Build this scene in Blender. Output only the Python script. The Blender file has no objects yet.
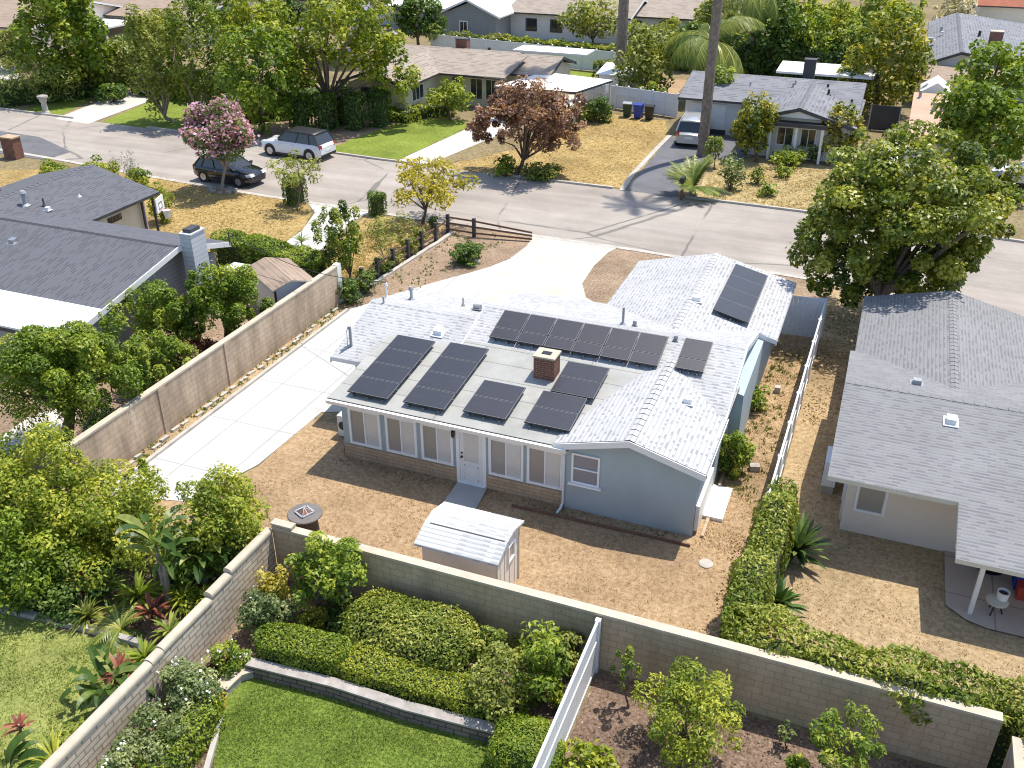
import bpy, math, random
import numpy as np
from mathutils import Vector, Matrix

# Suburban back yard seen from a drone. X runs along the street, Y runs from the camera to the street, metres.
scene = bpy.context.scene
COL = scene.collection
R = math.radians
rnd = random.Random(7)

# ------------------------------------------------------------------ mesh helpers
class MB:
    """collects faces (with box-projected UVs in metres) and links them as one mesh object"""
    def __init__(s): s.v = []; s.f = []; s.uv = []; s.m = []; s.sm = []
    def face(s, pts, uv=None, m=0, smooth=False):
        b = len(s.v); pts = [Vector(p) for p in pts]; s.v += pts
        s.f.append(list(range(b, b + len(pts)))); s.m.append(m); s.sm.append(smooth)
        if uv is None:
            n = Vector((0, 0, 0))
            for i in range(len(pts)):
                a, c = pts[i], pts[(i + 1) % len(pts)]
                n += Vector(((a.y - c.y) * (a.z + c.z), (a.z - c.z) * (a.x + c.x), (a.x - c.x) * (a.y + c.y)))
            ax = max(range(3), key=lambda i: abs(n[i]))
            uv = [((p.y, p.z) if ax == 0 else (p.x, p.z) if ax == 1 else (p.x, p.y)) for p in pts]
        s.uv.append(uv)
    def box(s, x0, x1, y0, y1, z0, z1, m=0):
        x0, x1 = sorted((x0, x1)); y0, y1 = sorted((y0, y1)); z0, z1 = sorted((z0, z1))
        a = [(x0, y0), (x1, y0), (x1, y1), (x0, y1)]
        s.prism(a, z0, z1, m)
    def prism(s, poly, z0, z1, m=0):
        n = len(poly)
        ar = sum(poly[i][0] * poly[(i + 1) % n][1] - poly[(i + 1) % n][0] * poly[i][1] for i in range(n))
        if ar < 0: poly = poly[::-1]
        s.face([(x, y, z1) for x, y in poly], m=m)
        s.face([(x, y, z0) for x, y in poly[::-1]], m=m)
        d = 0.
        for i in range(n):
            (ax, ay), (bx, by) = poly[i], poly[(i + 1) % n]; L = math.hypot(bx - ax, by - ay)
            s.face([(ax, ay, z0), (bx, by, z0), (bx, by, z1), (ax, ay, z1)], [(d, z0), (d + L, z0), (d + L, z1), (d, z1)], m=m)
            d += L
    def extr(s, prof, axis, a0, a1, m=0):
        """profile in (other horizontal axis, z), extruded along axis 'x' or 'y'"""
        a0, a1 = sorted((a0, a1)); P = (lambda a, u, z: (a, u, z)) if axis == 'x' else (lambda a, u, z: (u, a, z))
        n = len(prof)
        ar = sum(prof[i][0] * prof[(i + 1) % n][1] - prof[(i + 1) % n][0] * prof[i][1] for i in range(n))
        if (ar < 0) != (axis == 'y'): prof = prof[::-1]
        s.face([P(a1, u, z) for u, z in prof], m=m); s.face([P(a0, u, z) for u, z in prof[::-1]], m=m)
        for i in range(n):
            (u0, z0), (u1, z1) = prof[i], prof[(i + 1) % n]
            s.face([P(a0, u0, z0), P(a0, u1, z1), P(a1, u1, z1), P(a1, u0, z0)][::-1], m=m)
    def slab(s, pts, t, m=0, me=None):
        """roof slab: pts = top outline (eave edge first), t = thickness downwards; UV in metres along/up the slope"""
        P = [Vector(p) for p in pts]; n = (P[1] - P[0]).cross(P[2] - P[0])
        if n.z < 0: P = [P[1], P[0]] + P[:1:-1]
        n = (P[1] - P[0]).cross(P[2] - P[0]).normalized()
        u = (P[1] - P[0]).normalized(); v = n.cross(u)
        uv = [((p - P[0]).dot(u), (p - P[0]).dot(v)) for p in P]
        s.face(P, uv, m); Q = [p - Vector((0, 0, t)) for p in P]; me = m if me is None else me
        s.face(Q[::-1], m=me)
        for i in range(len(P)):
            j = (i + 1) % len(P); s.face([Q[i], Q[j], P[j], P[i]], m=me)
    def obox(s, c, ax, ay, az, m=0):
        c, ax, ay, az = map(Vector, (c, ax, ay, az))
        p = lambda i, j, k: c + ax * i + ay * j + az * k
        for q in (((-1,-1,1),(1,-1,1),(1,1,1),(-1,1,1)), ((-1,1,-1),(1,1,-1),(1,-1,-1),(-1,-1,-1)), ((-1,-1,-1),(1,-1,-1),(1,-1,1),(-1,-1,1)),
                  ((1,1,-1),(-1,1,-1),(-1,1,1),(1,1,1)), ((1,-1,-1),(1,1,-1),(1,1,1),(1,-1,1)), ((-1,1,-1),(-1,-1,-1),(-1,-1,1),(-1,1,1))):
            s.face([p(*t) for t in q], m=m)
    def bar(s, a, b, w, h=None, m=0):
        """rectangular bar from a to b"""
        a, b = Vector(a), Vector(b); d = b - a; h = h or w
        up = Vector((0, 0, 1)) if abs(d.normalized().z) < .95 else Vector((0, 1, 0))
        sx = d.cross(up).normalized(); sy = sx.cross(d).normalized()
        s.obox((a + b) / 2, d / 2, sy * h / 2 * -1, sx * w / 2, m) if False else s.obox((a + b) / 2, sx * w / 2, d / 2, sy * h / 2, m)
    def tube(s, pts, rad, n=8, m=0, cap=True, smooth=True):
        pts = [Vector(p) for p in pts]; k = len(pts)
        rad = rad if isinstance(rad, (list, tuple)) else [rad] * k
        rings = []
        d0 = (pts[1] - pts[0]).normalized(); ref = Vector((1, 0, 0)) if abs(d0.x) < .8 else Vector((0, 1, 0))
        for i in range(k):
            d = (pts[min(i + 1, k - 1)] - pts[max(i - 1, 0)]).normalized()
            a = (ref - d * ref.dot(d)).normalized(); b = d.cross(a)
            rings.append([pts[i] + (a * math.cos(2 * math.pi * j / n) + b * math.sin(2 * math.pi * j / n)) * rad[i] for j in range(n)])
        L = 0.
        for i in range(k - 1):
            L2 = L + (pts[i + 1] - pts[i]).length
            for j in range(n):
                q = (j + 1) % n
                s.face([rings[i][j], rings[i][q], rings[i + 1][q], rings[i + 1][j]], [(j / n, L), ((j + 1) / n, L), ((j + 1) / n, L2), (j / n, L2)], m, smooth)
            L = L2
        if cap: s.face(rings[-1], m=m); s.face(rings[0][::-1], m=m)
    def lathe(s, prof, c=(0, 0, 0), n=20, m=0, smooth=True):
        c = Vector(c)
        ring = [[c + Vector((r * math.cos(2 * math.pi * j / n), r * math.sin(2 * math.pi * j / n), z)) for j in range(n)] for r, z in prof]
        for i in range(len(prof) - 1):
            for j in range(n):
                q = (j + 1) % n; s.face([ring[i][j], ring[i][q], ring[i + 1][q], ring[i + 1][j]], m=m, smooth=smooth)
        s.face(ring[-1], m=m); s.face(ring[0][::-1], m=m)
    def strip(s, line, w0, w1, z0, z1, m=0):
        """a kerb: bar along a polyline, from offset w0 to w1 on its left"""
        L = [Vector((p[0], p[1])) for p in line]; nn = []
        for i in range(len(L)):
            d = (L[min(i + 1, len(L) - 1)] - L[max(i - 1, 0)]).normalized(); nn.append(Vector((-d.y, d.x)))
        A = [p + n * w0 for p, n in zip(L, nn)]; B = [p + n * w1 for p, n in zip(L, nn)]
        if w1 < w0: A, B = B, A
        for i in range(len(L) - 1):
            a, b, c, d = A[i], A[i + 1], B[i + 1], B[i]
            for q in ([(a, z1), (b, z1), (c, z1), (d, z1)], [(a, z0), (b, z0), (b, z1), (a, z1)], [(c, z0), (d, z0), (d, z1), (c, z1)]):
                s.face([(p.x, p.y, z) for p, z in q], m=m)
        for a, d, k in ((A[0], B[0], 0), (B[-1], A[-1], 1)):
            s.face([(d.x, d.y, z0), (a.x, a.y, z0), (a.x, a.y, z1), (d.x, d.y, z1)], m=m)
    def build(s, name, mat, parent=None, world=True, weld=False):
        off = parent_world(parent) if (parent and world) else Vector((0, 0, 0))
        me = bpy.data.meshes.new(name)
        me.from_pydata([tuple(v - off) for v in s.v], [], s.f)
        mats = mat if isinstance(mat, (list, tuple)) else [mat]
        for m in mats: me.materials.append(m)
        me.polygons.foreach_set('material_index', s.m); me.polygons.foreach_set('use_smooth', s.sm)
        uvl = me.uv_layers.new(name='UVMap')
        uvl.data.foreach_set('uv', [c for q in s.uv for p in q for c in p])
        me.update()
        o = bpy.data.objects.new(name, me); COL.objects.link(o)
        if weld:
            w = o.modifiers.new('weld', 'WELD'); w.merge_threshold = .0005
        if parent: o.parent = parent
        return o

def parent_world(o):
    v = Vector((0, 0, 0))
    while o: v = v + o.location; o = o.parent
    return v

def tag(o, label, cat, group=None):
    o['label'] = label; o['category'] = cat
    if group: o['group'] = group
    return o
def thing(name, label, cat, loc=(0, 0, 0), rz=0., group=None):
    o = bpy.data.objects.new(name, None); COL.objects.link(o); o.empty_display_size = .3
    o.location = loc; o.rotation_euler = (0, 0, rz)
    return tag(o, label, cat, group)
def setting(o): o['kind'] = 'structure'; return o
def copy_tree(o, parent=None):
    c = o.copy(); COL.objects.link(c)
    if parent: c.parent = parent
    for ch in o.children: copy_tree(ch, c)
    return c

# ------------------------------------------------------------------ materials
def new_mat(name):
    m = bpy.data.materials.new(name); m.use_nodes = True; nt = m.node_tree
    b = nt.nodes['Principled BSDF']
    return m, nt, b
def nd(nt, t, **kw):
    n = nt.nodes.new(t)
    for k, v in kw.items():
        if k in n.inputs.keys() if hasattr(n.inputs, 'keys') else False: n.inputs[k].default_value = v
        else: setattr(n, k, v)
    return n
def c4(c): return (c[0], c[1], c[2], 1.)
def noise(nt, co, scale, detail=4, rough=.6, dist=0.):
    n = nt.nodes.new('ShaderNodeTexNoise'); n.inputs['Scale'].default_value = scale; n.inputs['Detail'].default_value = detail
    n.inputs['Roughness'].default_value = rough; n.inputs['Distortion'].default_value = dist
    nt.links.new(co, n.inputs['Vector']); return n.outputs['Fac']
def ramp(nt, f, stops):
    r = nt.nodes.new('ShaderNodeValToRGB'); e = r.color_ramp.elements
    while len(e) < len(stops): e.new(.5)
    for q, (p, c) in zip(e, stops): q.position = p; q.color = c4(c) if not isinstance(c, (int, float)) else (c, c, c, 1)
    nt.links.new(f, r.inputs['Fac']); return r.outputs['Color']
def mix(nt, f, a, b, mode='MIX'):
    n = nt.nodes.new('ShaderNodeMix'); n.data_type = 'RGBA'; n.blend_type = mode
    for s, v in ((n.inputs['Factor'], f), (n.inputs['A'], a), (n.inputs['B'], b)) if False else ((n.inputs[0], f), (n.inputs[6], a), (n.inputs[7], b)):
        if isinstance(v, bpy.types.NodeSocket): nt.links.new(v, s)
        elif isinstance(v, (int, float)): s.default_value = v if s.type == 'VALUE' else (v, v, v, 1)
        else: s.default_value = c4(v)
    return n.outputs[2]
def bump(nt, b, h, st, dist=.02):
    n = nt.nodes.new('ShaderNodeBump'); n.inputs['Strength'].default_value = st; n.inputs['Distance'].default_value = dist
    nt.links.new(h, n.inputs['Height']); nt.links.new(n.outputs['Normal'], b.inputs['Normal'])
def objco(nt): return nt.nodes.new('ShaderNodeTexCoord').outputs['Object']
def geoco(nt): return nt.nodes.new('ShaderNodeNewGeometry').outputs['Position']
def uvco(nt): return nt.nodes.new('ShaderNodeTexCoord').outputs['UV']
def sc(c, k): return tuple(min(1., max(0., v * k)) for v in c)

def paint(name, col, rough=.6, var=.08, scale=2., bmp=0., bs=40., metal=0., spec=.5, coat=0.):
    m, nt, b = new_mat(name); co = geoco(nt)
    f = noise(nt, co, scale, 5)
    nt.links.new(ramp(nt, f, [(.3, sc(col, 1 - var)), (.7, sc(col, 1 + var))]), b.inputs['Base Color'])
    b.inputs['Roughness'].default_value = rough; b.inputs['Metallic'].default_value = metal
    b.inputs['Specular IOR Level'].default_value = spec; b.inputs['Coat Weight'].default_value = coat
    if bmp: bump(nt, b, noise(nt, co, bs, 3), bmp)
    return m

def shingle(name, c1, c2, gap, w=.32, h=.16, stain=.12, mort=.02, dark=.3):
    """laid shingles: most tabs c1, a share of darker tabs c2, a shadow line under each course"""
    m, nt, b = new_mat(name); uv = uvco(nt)
    br = nt.nodes.new('ShaderNodeTexBrick'); br.offset = .37; br.offset_frequency = 2; br.squash = 1
    nt.links.new(uv, br.inputs['Vector'])
    for k, v in (('Scale', 1.), ('Brick Width', w), ('Row Height', h), ('Mortar Size', 0.), ('Mortar Smooth', .2)): br.inputs[k].default_value = v
    br.inputs['Color1'].default_value = (0, 0, 0, 1); br.inputs['Color2'].default_value = (1, 1, 1, 1); br.inputs['Mortar'].default_value = (0, 0, 0, 1)
    g = geoco(nt); q = 1 - dark
    tab = ramp(nt, br.outputs['Color'], [(0., c1), (q - .05, sc(c1, .93)), (q, c2), (1., sc(c2, .85))])
    sp = nt.nodes.new('ShaderNodeSeparateXYZ'); nt.links.new(uv, sp.inputs[0])
    md = nt.nodes.new('ShaderNodeMath'); md.operation = 'DIVIDE'; md.inputs[1].default_value = h; nt.links.new(sp.outputs[1], md.inputs[0])
    fr = nt.nodes.new('ShaderNodeMath'); fr.operation = 'FRACT'; nt.links.new(md.outputs[0], fr.inputs[0])
    tab = mix(nt, ramp(nt, fr.outputs[0], [(.5, 0.), (.62, 1.)]), tab, c1)
    line = ramp(nt, fr.outputs[0], [(0., 1.), (mort * 1.6 / h, .85), (mort * 2.4 / h, 0.)])
    tab = mix(nt, line, tab, gap)
    lo = ramp(nt, noise(nt, g, .7, 6, .65), [(.25, 1 - stain), (.75, 1 + stain * .3)])
    fi = ramp(nt, noise(nt, uv, 45, 2), [(.3, .86), (.7, 1.)])
    nt.links.new(mix(nt, 1., mix(nt, 1., tab, lo, 'MULTIPLY'), fi, 'MULTIPLY'), b.inputs['Base Color'])
    b.inputs['Roughness'].default_value = .9; b.inputs['Specular IOR Level'].default_value = .25
    bump(nt, b, line, -.5, .02)
    return m

def masonry(name, c1, c2, gap, w=.4, h=.2, mort=.012, stain=.25, rough=.9, streak=0.):
    m, nt, b = new_mat(name); uv = uvco(nt)
    br = nt.nodes.new('ShaderNodeTexBrick'); nt.links.new(uv, br.inputs['Vector'])
    for k, v in (('Scale', 1.), ('Brick Width', w), ('Row Height', h), ('Mortar Size', mort), ('Mortar Smooth', .2)): br.inputs[k].default_value = v
    br.inputs['Color1'].default_value = c4(c1); br.inputs['Color2'].default_value = c4(c2); br.inputs['Mortar'].default_value = c4(gap)
    g = geoco(nt)
    mp = nt.nodes.new('ShaderNodeMapping'); mp.inputs['Scale'].default_value = (1., 1., .22); nt.links.new(g, mp.inputs['Vector'])
    lo = ramp(nt, noise(nt, mp.outputs[0], 1.3, 6, .65), [(.3, 1 - stain), (.65, 1.)])
    fi = ramp(nt, noise(nt, g, 30, 3), [(.3, .85), (.7, 1.05)])
    nt.links.new(mix(nt, 1., mix(nt, 1., br.outputs['Color'], lo, 'MULTIPLY'), fi, 'MULTIPLY'), b.inputs['Base Color'])
    b.inputs['Roughness'].default_value = rough; b.inputs['Specular IOR Level'].default_value = .2
    bump(nt, b, br.outputs['Fac'], -.4, .012)
    return m

def soil(name, a, b_, c, fine=9., big=.35, bmp=.7, mid=1.6, speck=None):
    """bare ground: three colours mixed by noise of several sizes"""
    m, nt, b = new_mat(name); g = geoco(nt)
    n1 = noise(nt, g, fine, 8, .75); n2 = noise(nt, g, mid, 6, .65, .6); n3 = noise(nt, g, big, 5, .6)
    c1 = ramp(nt, n1, [(.40, a), (.5, b_), (.60, c)])
    c2 = ramp(nt, n2, [(.3, sc(b_, .78)), (.5, b_), (.7, sc(c, 1.05))])
    c3 = mix(nt, .36, c1, c2)
    k = ramp(nt, n3, [(.28, .66), (.5, .97), (.72, 1.14)])
    col = mix(nt, 1., c3, k, 'MULTIPLY')
    if speck:
        v = nt.nodes.new('ShaderNodeTexVoronoi'); v.inputs['Scale'].default_value = speck[1]; nt.links.new(g, v.inputs['Vector'])
        sp = ramp(nt, v.outputs['Distance'], [(.12, 1.), (.2, 0.)])
        sel = ramp(nt, noise(nt, g, speck[1] * .45, 2), [(.52, 0.), (.58, 1.)])
        col = mix(nt, mix(nt, 1., sp, sel, 'MULTIPLY'), col, speck[0])
    nt.links.new(col, b.inputs['Base Color']); b.inputs['Roughness'].default_value = .95; b.inputs['Specular IOR Level'].default_value = .15
    bump(nt, b, n1, bmp, .04)
    return m

def leaf_mat(name, dark, mid_, lite, trans=.28, rough=.5, spec=.35):
    m, nt, b = new_mat(name)
    a = nt.nodes.new('ShaderNodeAttribute'); a.attribute_name = 'tint'
    col = ramp(nt, a.outputs['Fac'], [(.0, dark), (.5, mid_), (1., lite)])
    nt.links.new(col, b.inputs['Base Color']); b.inputs['Roughness'].default_value = rough; b.inputs['Specular IOR Level'].default_value = spec
    t = nt.nodes.new('ShaderNodeBsdfTranslucent'); nt.links.new(mix(nt, 1., col, (1.35, 1.35, .5), 'MULTIPLY'), t.inputs['Color'])
    ms = nt.nodes.new('ShaderNodeMixShader'); ms.inputs[0].default_value = trans
    nt.links.new(b.outputs[0], ms.inputs[1]); nt.links.new(t.outputs[0], ms.inputs[2])
    nt.links.new(ms.outputs[0], nt.nodes['Material Output'].inputs['Surface'])
    return m

def wood(name, col, rough=.8, grain=(1., 14., 14.)):
    m, nt, b = new_mat(name); g = geoco(nt)
    f = noise(nt, g, 6, 6, .7)
    nt.links.new(ramp(nt, f, [(.3, sc(col, .7)), (.7, sc(col, 1.2))]), b.inputs['Base Color']); b.inputs['Roughness'].default_value = rough
    return m

M = {}
M['white'] = paint('white paint', (.78, .78, .77), .5, .05)
M['vinyl'] = paint('white vinyl', (.74, .76, .78), .4, .04)
M['greyvinyl'] = paint('pale vinyl', (.78, .79, .81), .4, .04)
M['cream'] = paint('cream paint', (.62, .58, .48), .7, .06, 1.5, .2, 60)
M['stucco_blue'] = paint('blue grey stucco', (.38, .45, .475), .85, .07, .8, .35, 50)
M['stucco_pink'] = paint('pale beige stucco', (.80, .69, .59), .85, .05, 1., .3, 50)
M['stucco_grey'] = paint('grey siding', (.27, .29, .32), .8, .08, 1.)
M['stucco_yellow'] = paint('pale yellow stucco', (.62, .58, .42), .85, .06, 1., .3, 50)
M['stucco_white'] = paint('white stucco', (.7, .71, .72), .85, .05, 1., .3, 50)
M['dark_trim'] = paint('dark trim', (.05, .05, .055), .6, .15)
M['black'] = paint('black plastic', (.018, .018, .02), .45, .2)
M['steel'] = paint('galvanised steel', (.42, .43, .45), .4, .15, 6, metal=.6)
M['grey_metal'] = paint('grey painted metal', (.33, .34, .36), .5, .1)
M['frame_white'] = paint('window frame white', (.86, .87, .87), .4, .03)
M['bark'] = paint('bark', (.13, .095, .07), .95, .4, 8, .8, 30)
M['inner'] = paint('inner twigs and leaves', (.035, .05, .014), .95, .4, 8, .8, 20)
M['bark_palm'] = paint('palm trunk bark', (.20, .165, .135), .95, .35, 5, .8, 12)
M['bark_pale'] = paint('pale bark', (.30, .25, .20), .95, .3, 7, .8, 30)
M['concrete'] = None
M['rust'] = paint('rusty brown metal', (.16, .08, .05), .7, .35, 5)
M['timber'] = wood('weathered timber', (.45, .33, .22))
M['fence_wood'] = wood('brown fence wood', (.17, .10, .065))
M['shedwall'] = paint('shed plastic', (.74, .69, .63), .7, .06, 2)
M['rust_dark'] = paint('dark bronze metal', (.045, .04, .035), .6, .3, 5)
M['pit_top'] = paint('fire pit top', (.16, .145, .135), .6, .15, 4)
M['cap'] = paint('wall cap mortar', (.50, .435, .34), .9, .12, 3, .3, 30)
M['stone'] = paint('grey stone', (.36, .33, .30), .9, .25, 4, .6, 14)
M['kerb'] = paint('kerb concrete', (.44, .41, .365), .9, .2, 2, .3, 30)
M['rubber'] = paint('tyre rubber', (.015, .015, .016), .8, .2)
M['alloy'] = paint('wheel alloy', (.5, .5, .52), .3, .1, metal=.8)
M['car_white'] = paint('white car paint', (.75, .76, .78), .25, .02, coat=.6)
M['car_black'] = paint('black car paint', (.012, .013, .018), .2, .1, coat=.8)
M['car_silver'] = paint('silver car paint', (.5, .5, .5), .3, .04, metal=.4, coat=.6)
M['lamp_red'] = paint('tail lamp red', (.35, .02, .02), .2, .1, coat=.5)
M['lamp_clear'] = paint('head lamp lens', (.7, .72, .75), .1, .05, coat=.8)
M['bin_green'] = paint('dark green plastic', (.02, .06, .03), .5, .15)
M['bin_blue'] = paint('blue plastic', (.02, .05, .32), .5, .1)
M['red_plastic'] = paint('red plastic', (.4, .05, .03), .5, .1)

def glass_mat(name, col, rough=.08):
    m, nt, b = new_mat(name); b.inputs['Base Color'].default_value = c4(col); b.inputs['Roughness'].default_value = rough
    b.inputs['Specular IOR Level'].default_value = .6; b.inputs['Coat Weight'].default_value = .3; b.inputs['Coat Roughness'].default_value = .03
    return m
M['glass'] = glass_mat('dark window glass', (.035, .04, .045))
M['screen'] = glass_mat('screened glass', (.33, .305, .275), .35)
def blind_mat():
    m, nt, b = new_mat('glass over pale blinds'); uv = uvco(nt)
    w = nt.nodes.new('ShaderNodeTexWave'); w.bands_direction = 'Y'; w.inputs['Scale'].default_value = 5.; w.inputs['Distortion'].default_value = .6
    nt.links.new(uv, w.inputs['Vector'])
    nt.links.new(ramp(nt, w.outputs['Fac'], [(0., (.55, .54, .52)), (1., (.68, .67, .65))]), b.inputs['Base Color'])
    b.inputs['Roughness'].default_value = .12; b.inputs['Coat Weight'].default_value = .4
    return m
M['blind'] = blind_mat()
M['bathglass'] = glass_mat('shaded window glass', (.22, .23, .27), .2)
def solar_mat():
    m, nt, b = new_mat('solar glass'); uv = uvco(nt)
    br = nt.nodes.new('ShaderNodeTexBrick'); br.offset = 0.; nt.links.new(uv, br.inputs['Vector'])
    for k, v in (('Scale', 1.), ('Brick Width', .16), ('Row Height', .16), ('Mortar Size', .004)): br.inputs[k].default_value = v
    br.inputs['Color1'].default_value = (.026, .025, .032, 1); br.inputs['Color2'].default_value = (.03, .029, .037, 1); br.inputs['Mortar'].default_value = (.04, .04, .05, 1)
    nt.links.new(br.outputs['Color'], b.inputs['Base Color'])
    b.inputs['Roughness'].default_value = .38; b.inputs['Specular IOR Level'].default_value = .7
    return m
M['solar'] = solar_mat()
M['alu'] = paint('panel frame', (.17, .17, .18), .4, .1)
M['alu_bright'] = paint('panel rail', (.16, .16, .17), .4, .1, metal=.3)
M['lid_steel'] = paint('lid steel', (.5, .5, .52), .4, .1, metal=.5)

M['roof_white'] = shingle('white grey shingles', (.535, .535, .535), (.36, .365, .38), (.37, .375, .39), .12, .14, .18, .013, .30)
M['roof_grey'] = shingle('light grey shingles', (.28, .28, .285), (.215, .215, .225), (.20, .20, .21), .22, .12, .16, .010, .42)
M['roof_dark'] = shingle('charcoal shingles', (.145, .15, .168), (.10, .104, .118), (.10, .103, .115), .30, .15, .10, .012, .4)
M['roof_tan'] = shingle('tan shingles', (.41, .345, .285), (.30, .25, .205), (.23, .19, .16), .5, .25, .18, .012, .35)
M['roof_slate'] = shingle('blue grey shingles', (.27, .275, .295), (.19, .195, .215), (.17, .172, .185), .5, .25, .28, .012, .35)
M['roof_shed'] = shingle('moulded shed shingles', (.62, .62, .61), (.47, .48, .49), (.40, .41, .42), .2, .13, .08, .012, .4)
M['roof_red'] = shingle('red tiles', (.42, .15, .085), (.30, .105, .065), (.16, .06, .04), .4, .3, .2, .03, .4)
M['roof_brown'] = shingle('brown shingles', (.40, .305, .235), (.32, .245, .185), (.25, .19, .145), .4, .22, .2, .012, .35)
def rolled():
    m, nt, b = new_mat('rolled grey roofing'); uv = uvco(nt); g = geoco(nt)
    br = nt.nodes.new('ShaderNodeTexBrick'); nt.links.new(uv, br.inputs['Vector'])
    for k, v in (('Scale', 1.), ('Brick Width', 7.3), ('Row Height', .86), ('Mortar Size', .018), ('Mortar Smooth', .2)): br.inputs[k].default_value = v
    br.inputs['Color1'].default_value = (.36, .36, .335, 1); br.inputs['Color2'].default_value = (.40, .40, .375, 1); br.inputs['Mortar'].default_value = (.20, .20, .19, 1)
    lo = ramp(nt, noise(nt, g, 1.1, 7, .7), [(.3, .82), (.7, 1.1)])
    nt.links.new(mix(nt, 1., br.outputs['Color'], lo, 'MULTIPLY'), b.inputs['Base Color']); b.inputs['Roughness'].default_value = .9
    bump(nt, b, noise(nt, g, 60, 2), .3, .01)
    return m
M['roof_rolled'] = rolled()
M['roof_flat_white'] = paint('white flat roof', (.74, .735, .71), .8, .05, .6)
M['roof_clay'] = paint('pinkish flat roof', (.50, .33, .235), .9, .12, .8, .2, 30)
M['block'] = masonry('grey brown block', (.60, .475, .325), (.54, .42, .285), (.42, .33, .225), .4, .2, .012, .3)
M['block_pink'] = masonry('pinkish block', (.68, .53, .39), (.62, .475, .345), (.48, .37, .27), .4, .2, .012, .5)
M['slump'] = masonry('pale slump block', (.78, .67, .54), (.67, .57, .45), (.38, .31, .245), .42, .155, .02, .25)
M['brick_tan'] = masonry('tan slump brick', (.58, .43, .29), (.50, .37, .25), (.38, .285, .20), .4, .13, .014, .2)
M['brick_red'] = masonry('red brick', (.28, .105, .065), (.19, .07, .045), (.28, .23, .19), .21, .075, .01, .25)
M['siding'] = masonry('grey lap siding', (.36, .37, .39), (.34, .35, .37), (.22, .225, .24), 9., .18, .012, .1)
M['siding_pale'] = masonry('pale lap siding', (.58, .60, .64), (.56, .58, .62), (.38, .39, .42), 9., .2, .012, .08)
M['edging'] = masonry('mixed edging blocks', (.30, .235, .20), (.19, .165, .15), (.09, .08, .07), .38, .15, .018, .35)

# ground
M['ground'] = soil('dry earth', (.13, .105, .055), (.24, .19, .10), (.34, .27, .16), 5., .2)
M['straw'] = soil('straw coloured dirt', (.25, .165, .092), (.39, .265, .15), (.52, .38, .235), 7., .22, .9, 1.6, speck=((.21, .14, .075), 5.))
M['straw2'] = soil('dry straw lawn', (.24, .17, .09), (.395, .285, .16), (.53, .405, .25), 7., .25, 1., 1.6, speck=((.20, .135, .07), 5.))
M['brown_dirt'] = soil('brown mulch dirt', (.16, .105, .068), (.30, .215, .145), (.43, .33, .235), 9., .4, .8, speck=((.14, .09, .06), 6.))
M['mulch'] = soil('dark bark mulch', (.085, .055, .04), (.20, .135, .10), (.34, .25, .19), 11., .5, 1., 2.5, speck=((.5, .40, .33), 7.))
M['dry_grass'] = soil('dry golden grass', (.18, .12, .045), (.37, .26, .10), (.52, .385, .18), 5., .25, .9, .9)
M['dry_grass2'] = soil('patchy dry grass', (.17, .16, .055), (.40, .30, .145), (.54, .42, .23), 4., .18, .9, .6)
M['lawn'] = soil('lawn with painted dapple shade', (.03, .07, .01), (.12, .175, .025), (.26, .31, .065), 14., .8, 1., 1.1)  # dark patches in the green stand in for dappled shade
M['lawn_far'] = soil('watered lawn', (.11, .165, .022), (.19, .24, .038), (.26, .31, .065), 5., .3, 1., .8)
M['lawn_pale'] = soil('pale lawn', (.15, .185, .04), (.27, .30, .08), (.41, .41, .15), 12., .45, 1., 1.4)
def concrete(name, col, gx, gy, ox=0., oy=0., yellow=0.):
    m, nt, b = new_mat(name); g = geoco(nt)
    lo = ramp(nt, noise(nt, g, .5, 8, .72), [(.3, sc(col, .76)), (.45, sc(col, .93)), (.7, sc(col, 1.05))])
    fi = ramp(nt, noise(nt, g, 25, 4), [(.3, .92), (.7, 1.02)])
    col_ = mix(nt, 1., lo, fi, 'MULTIPLY')
    if gx:
        mp = nt.nodes.new('ShaderNodeMapping'); mp.inputs['Location'].default_value = (ox, oy, 0); nt.links.new(g, mp.inputs['Vector'])
        br = nt.nodes.new('ShaderNodeTexBrick'); br.offset = 0.; nt.links.new(mp.outputs[0], br.inputs['Vector'])
        for k, v in (('Scale', 1.), ('Brick Width', gx), ('Row Height', gy), ('Mortar Size', .022), ('Mortar Smooth', .3)): br.inputs[k].default_value = v
        col_ = mix(nt, br.outputs['Fac'], col_, sc(col, .55))
    nt.links.new(col_, b.inputs['Base Color']); b.inputs['Roughness'].default_value = .85
    bump(nt, b, noise(nt, g, 60, 3), .2, .01)
    return m
M['drive'] = concrete('pale driveway concrete', (.56, .55, .525), 1.75, 2.9, .1, .35)
M['apron'] = concrete('yellowed apron concrete', (.62, .58, .45), 0, 0)
M['walk'] = concrete('walkway concrete', (.44, .43, .41), 0, 0)
M['far_drive'] = concrete('far driveway concrete', (.60, .56, .50), 3., 3.)
M['patio'] = concrete('stained patio concrete', (.52, .42, .34), 1.6, 1.6)
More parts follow.
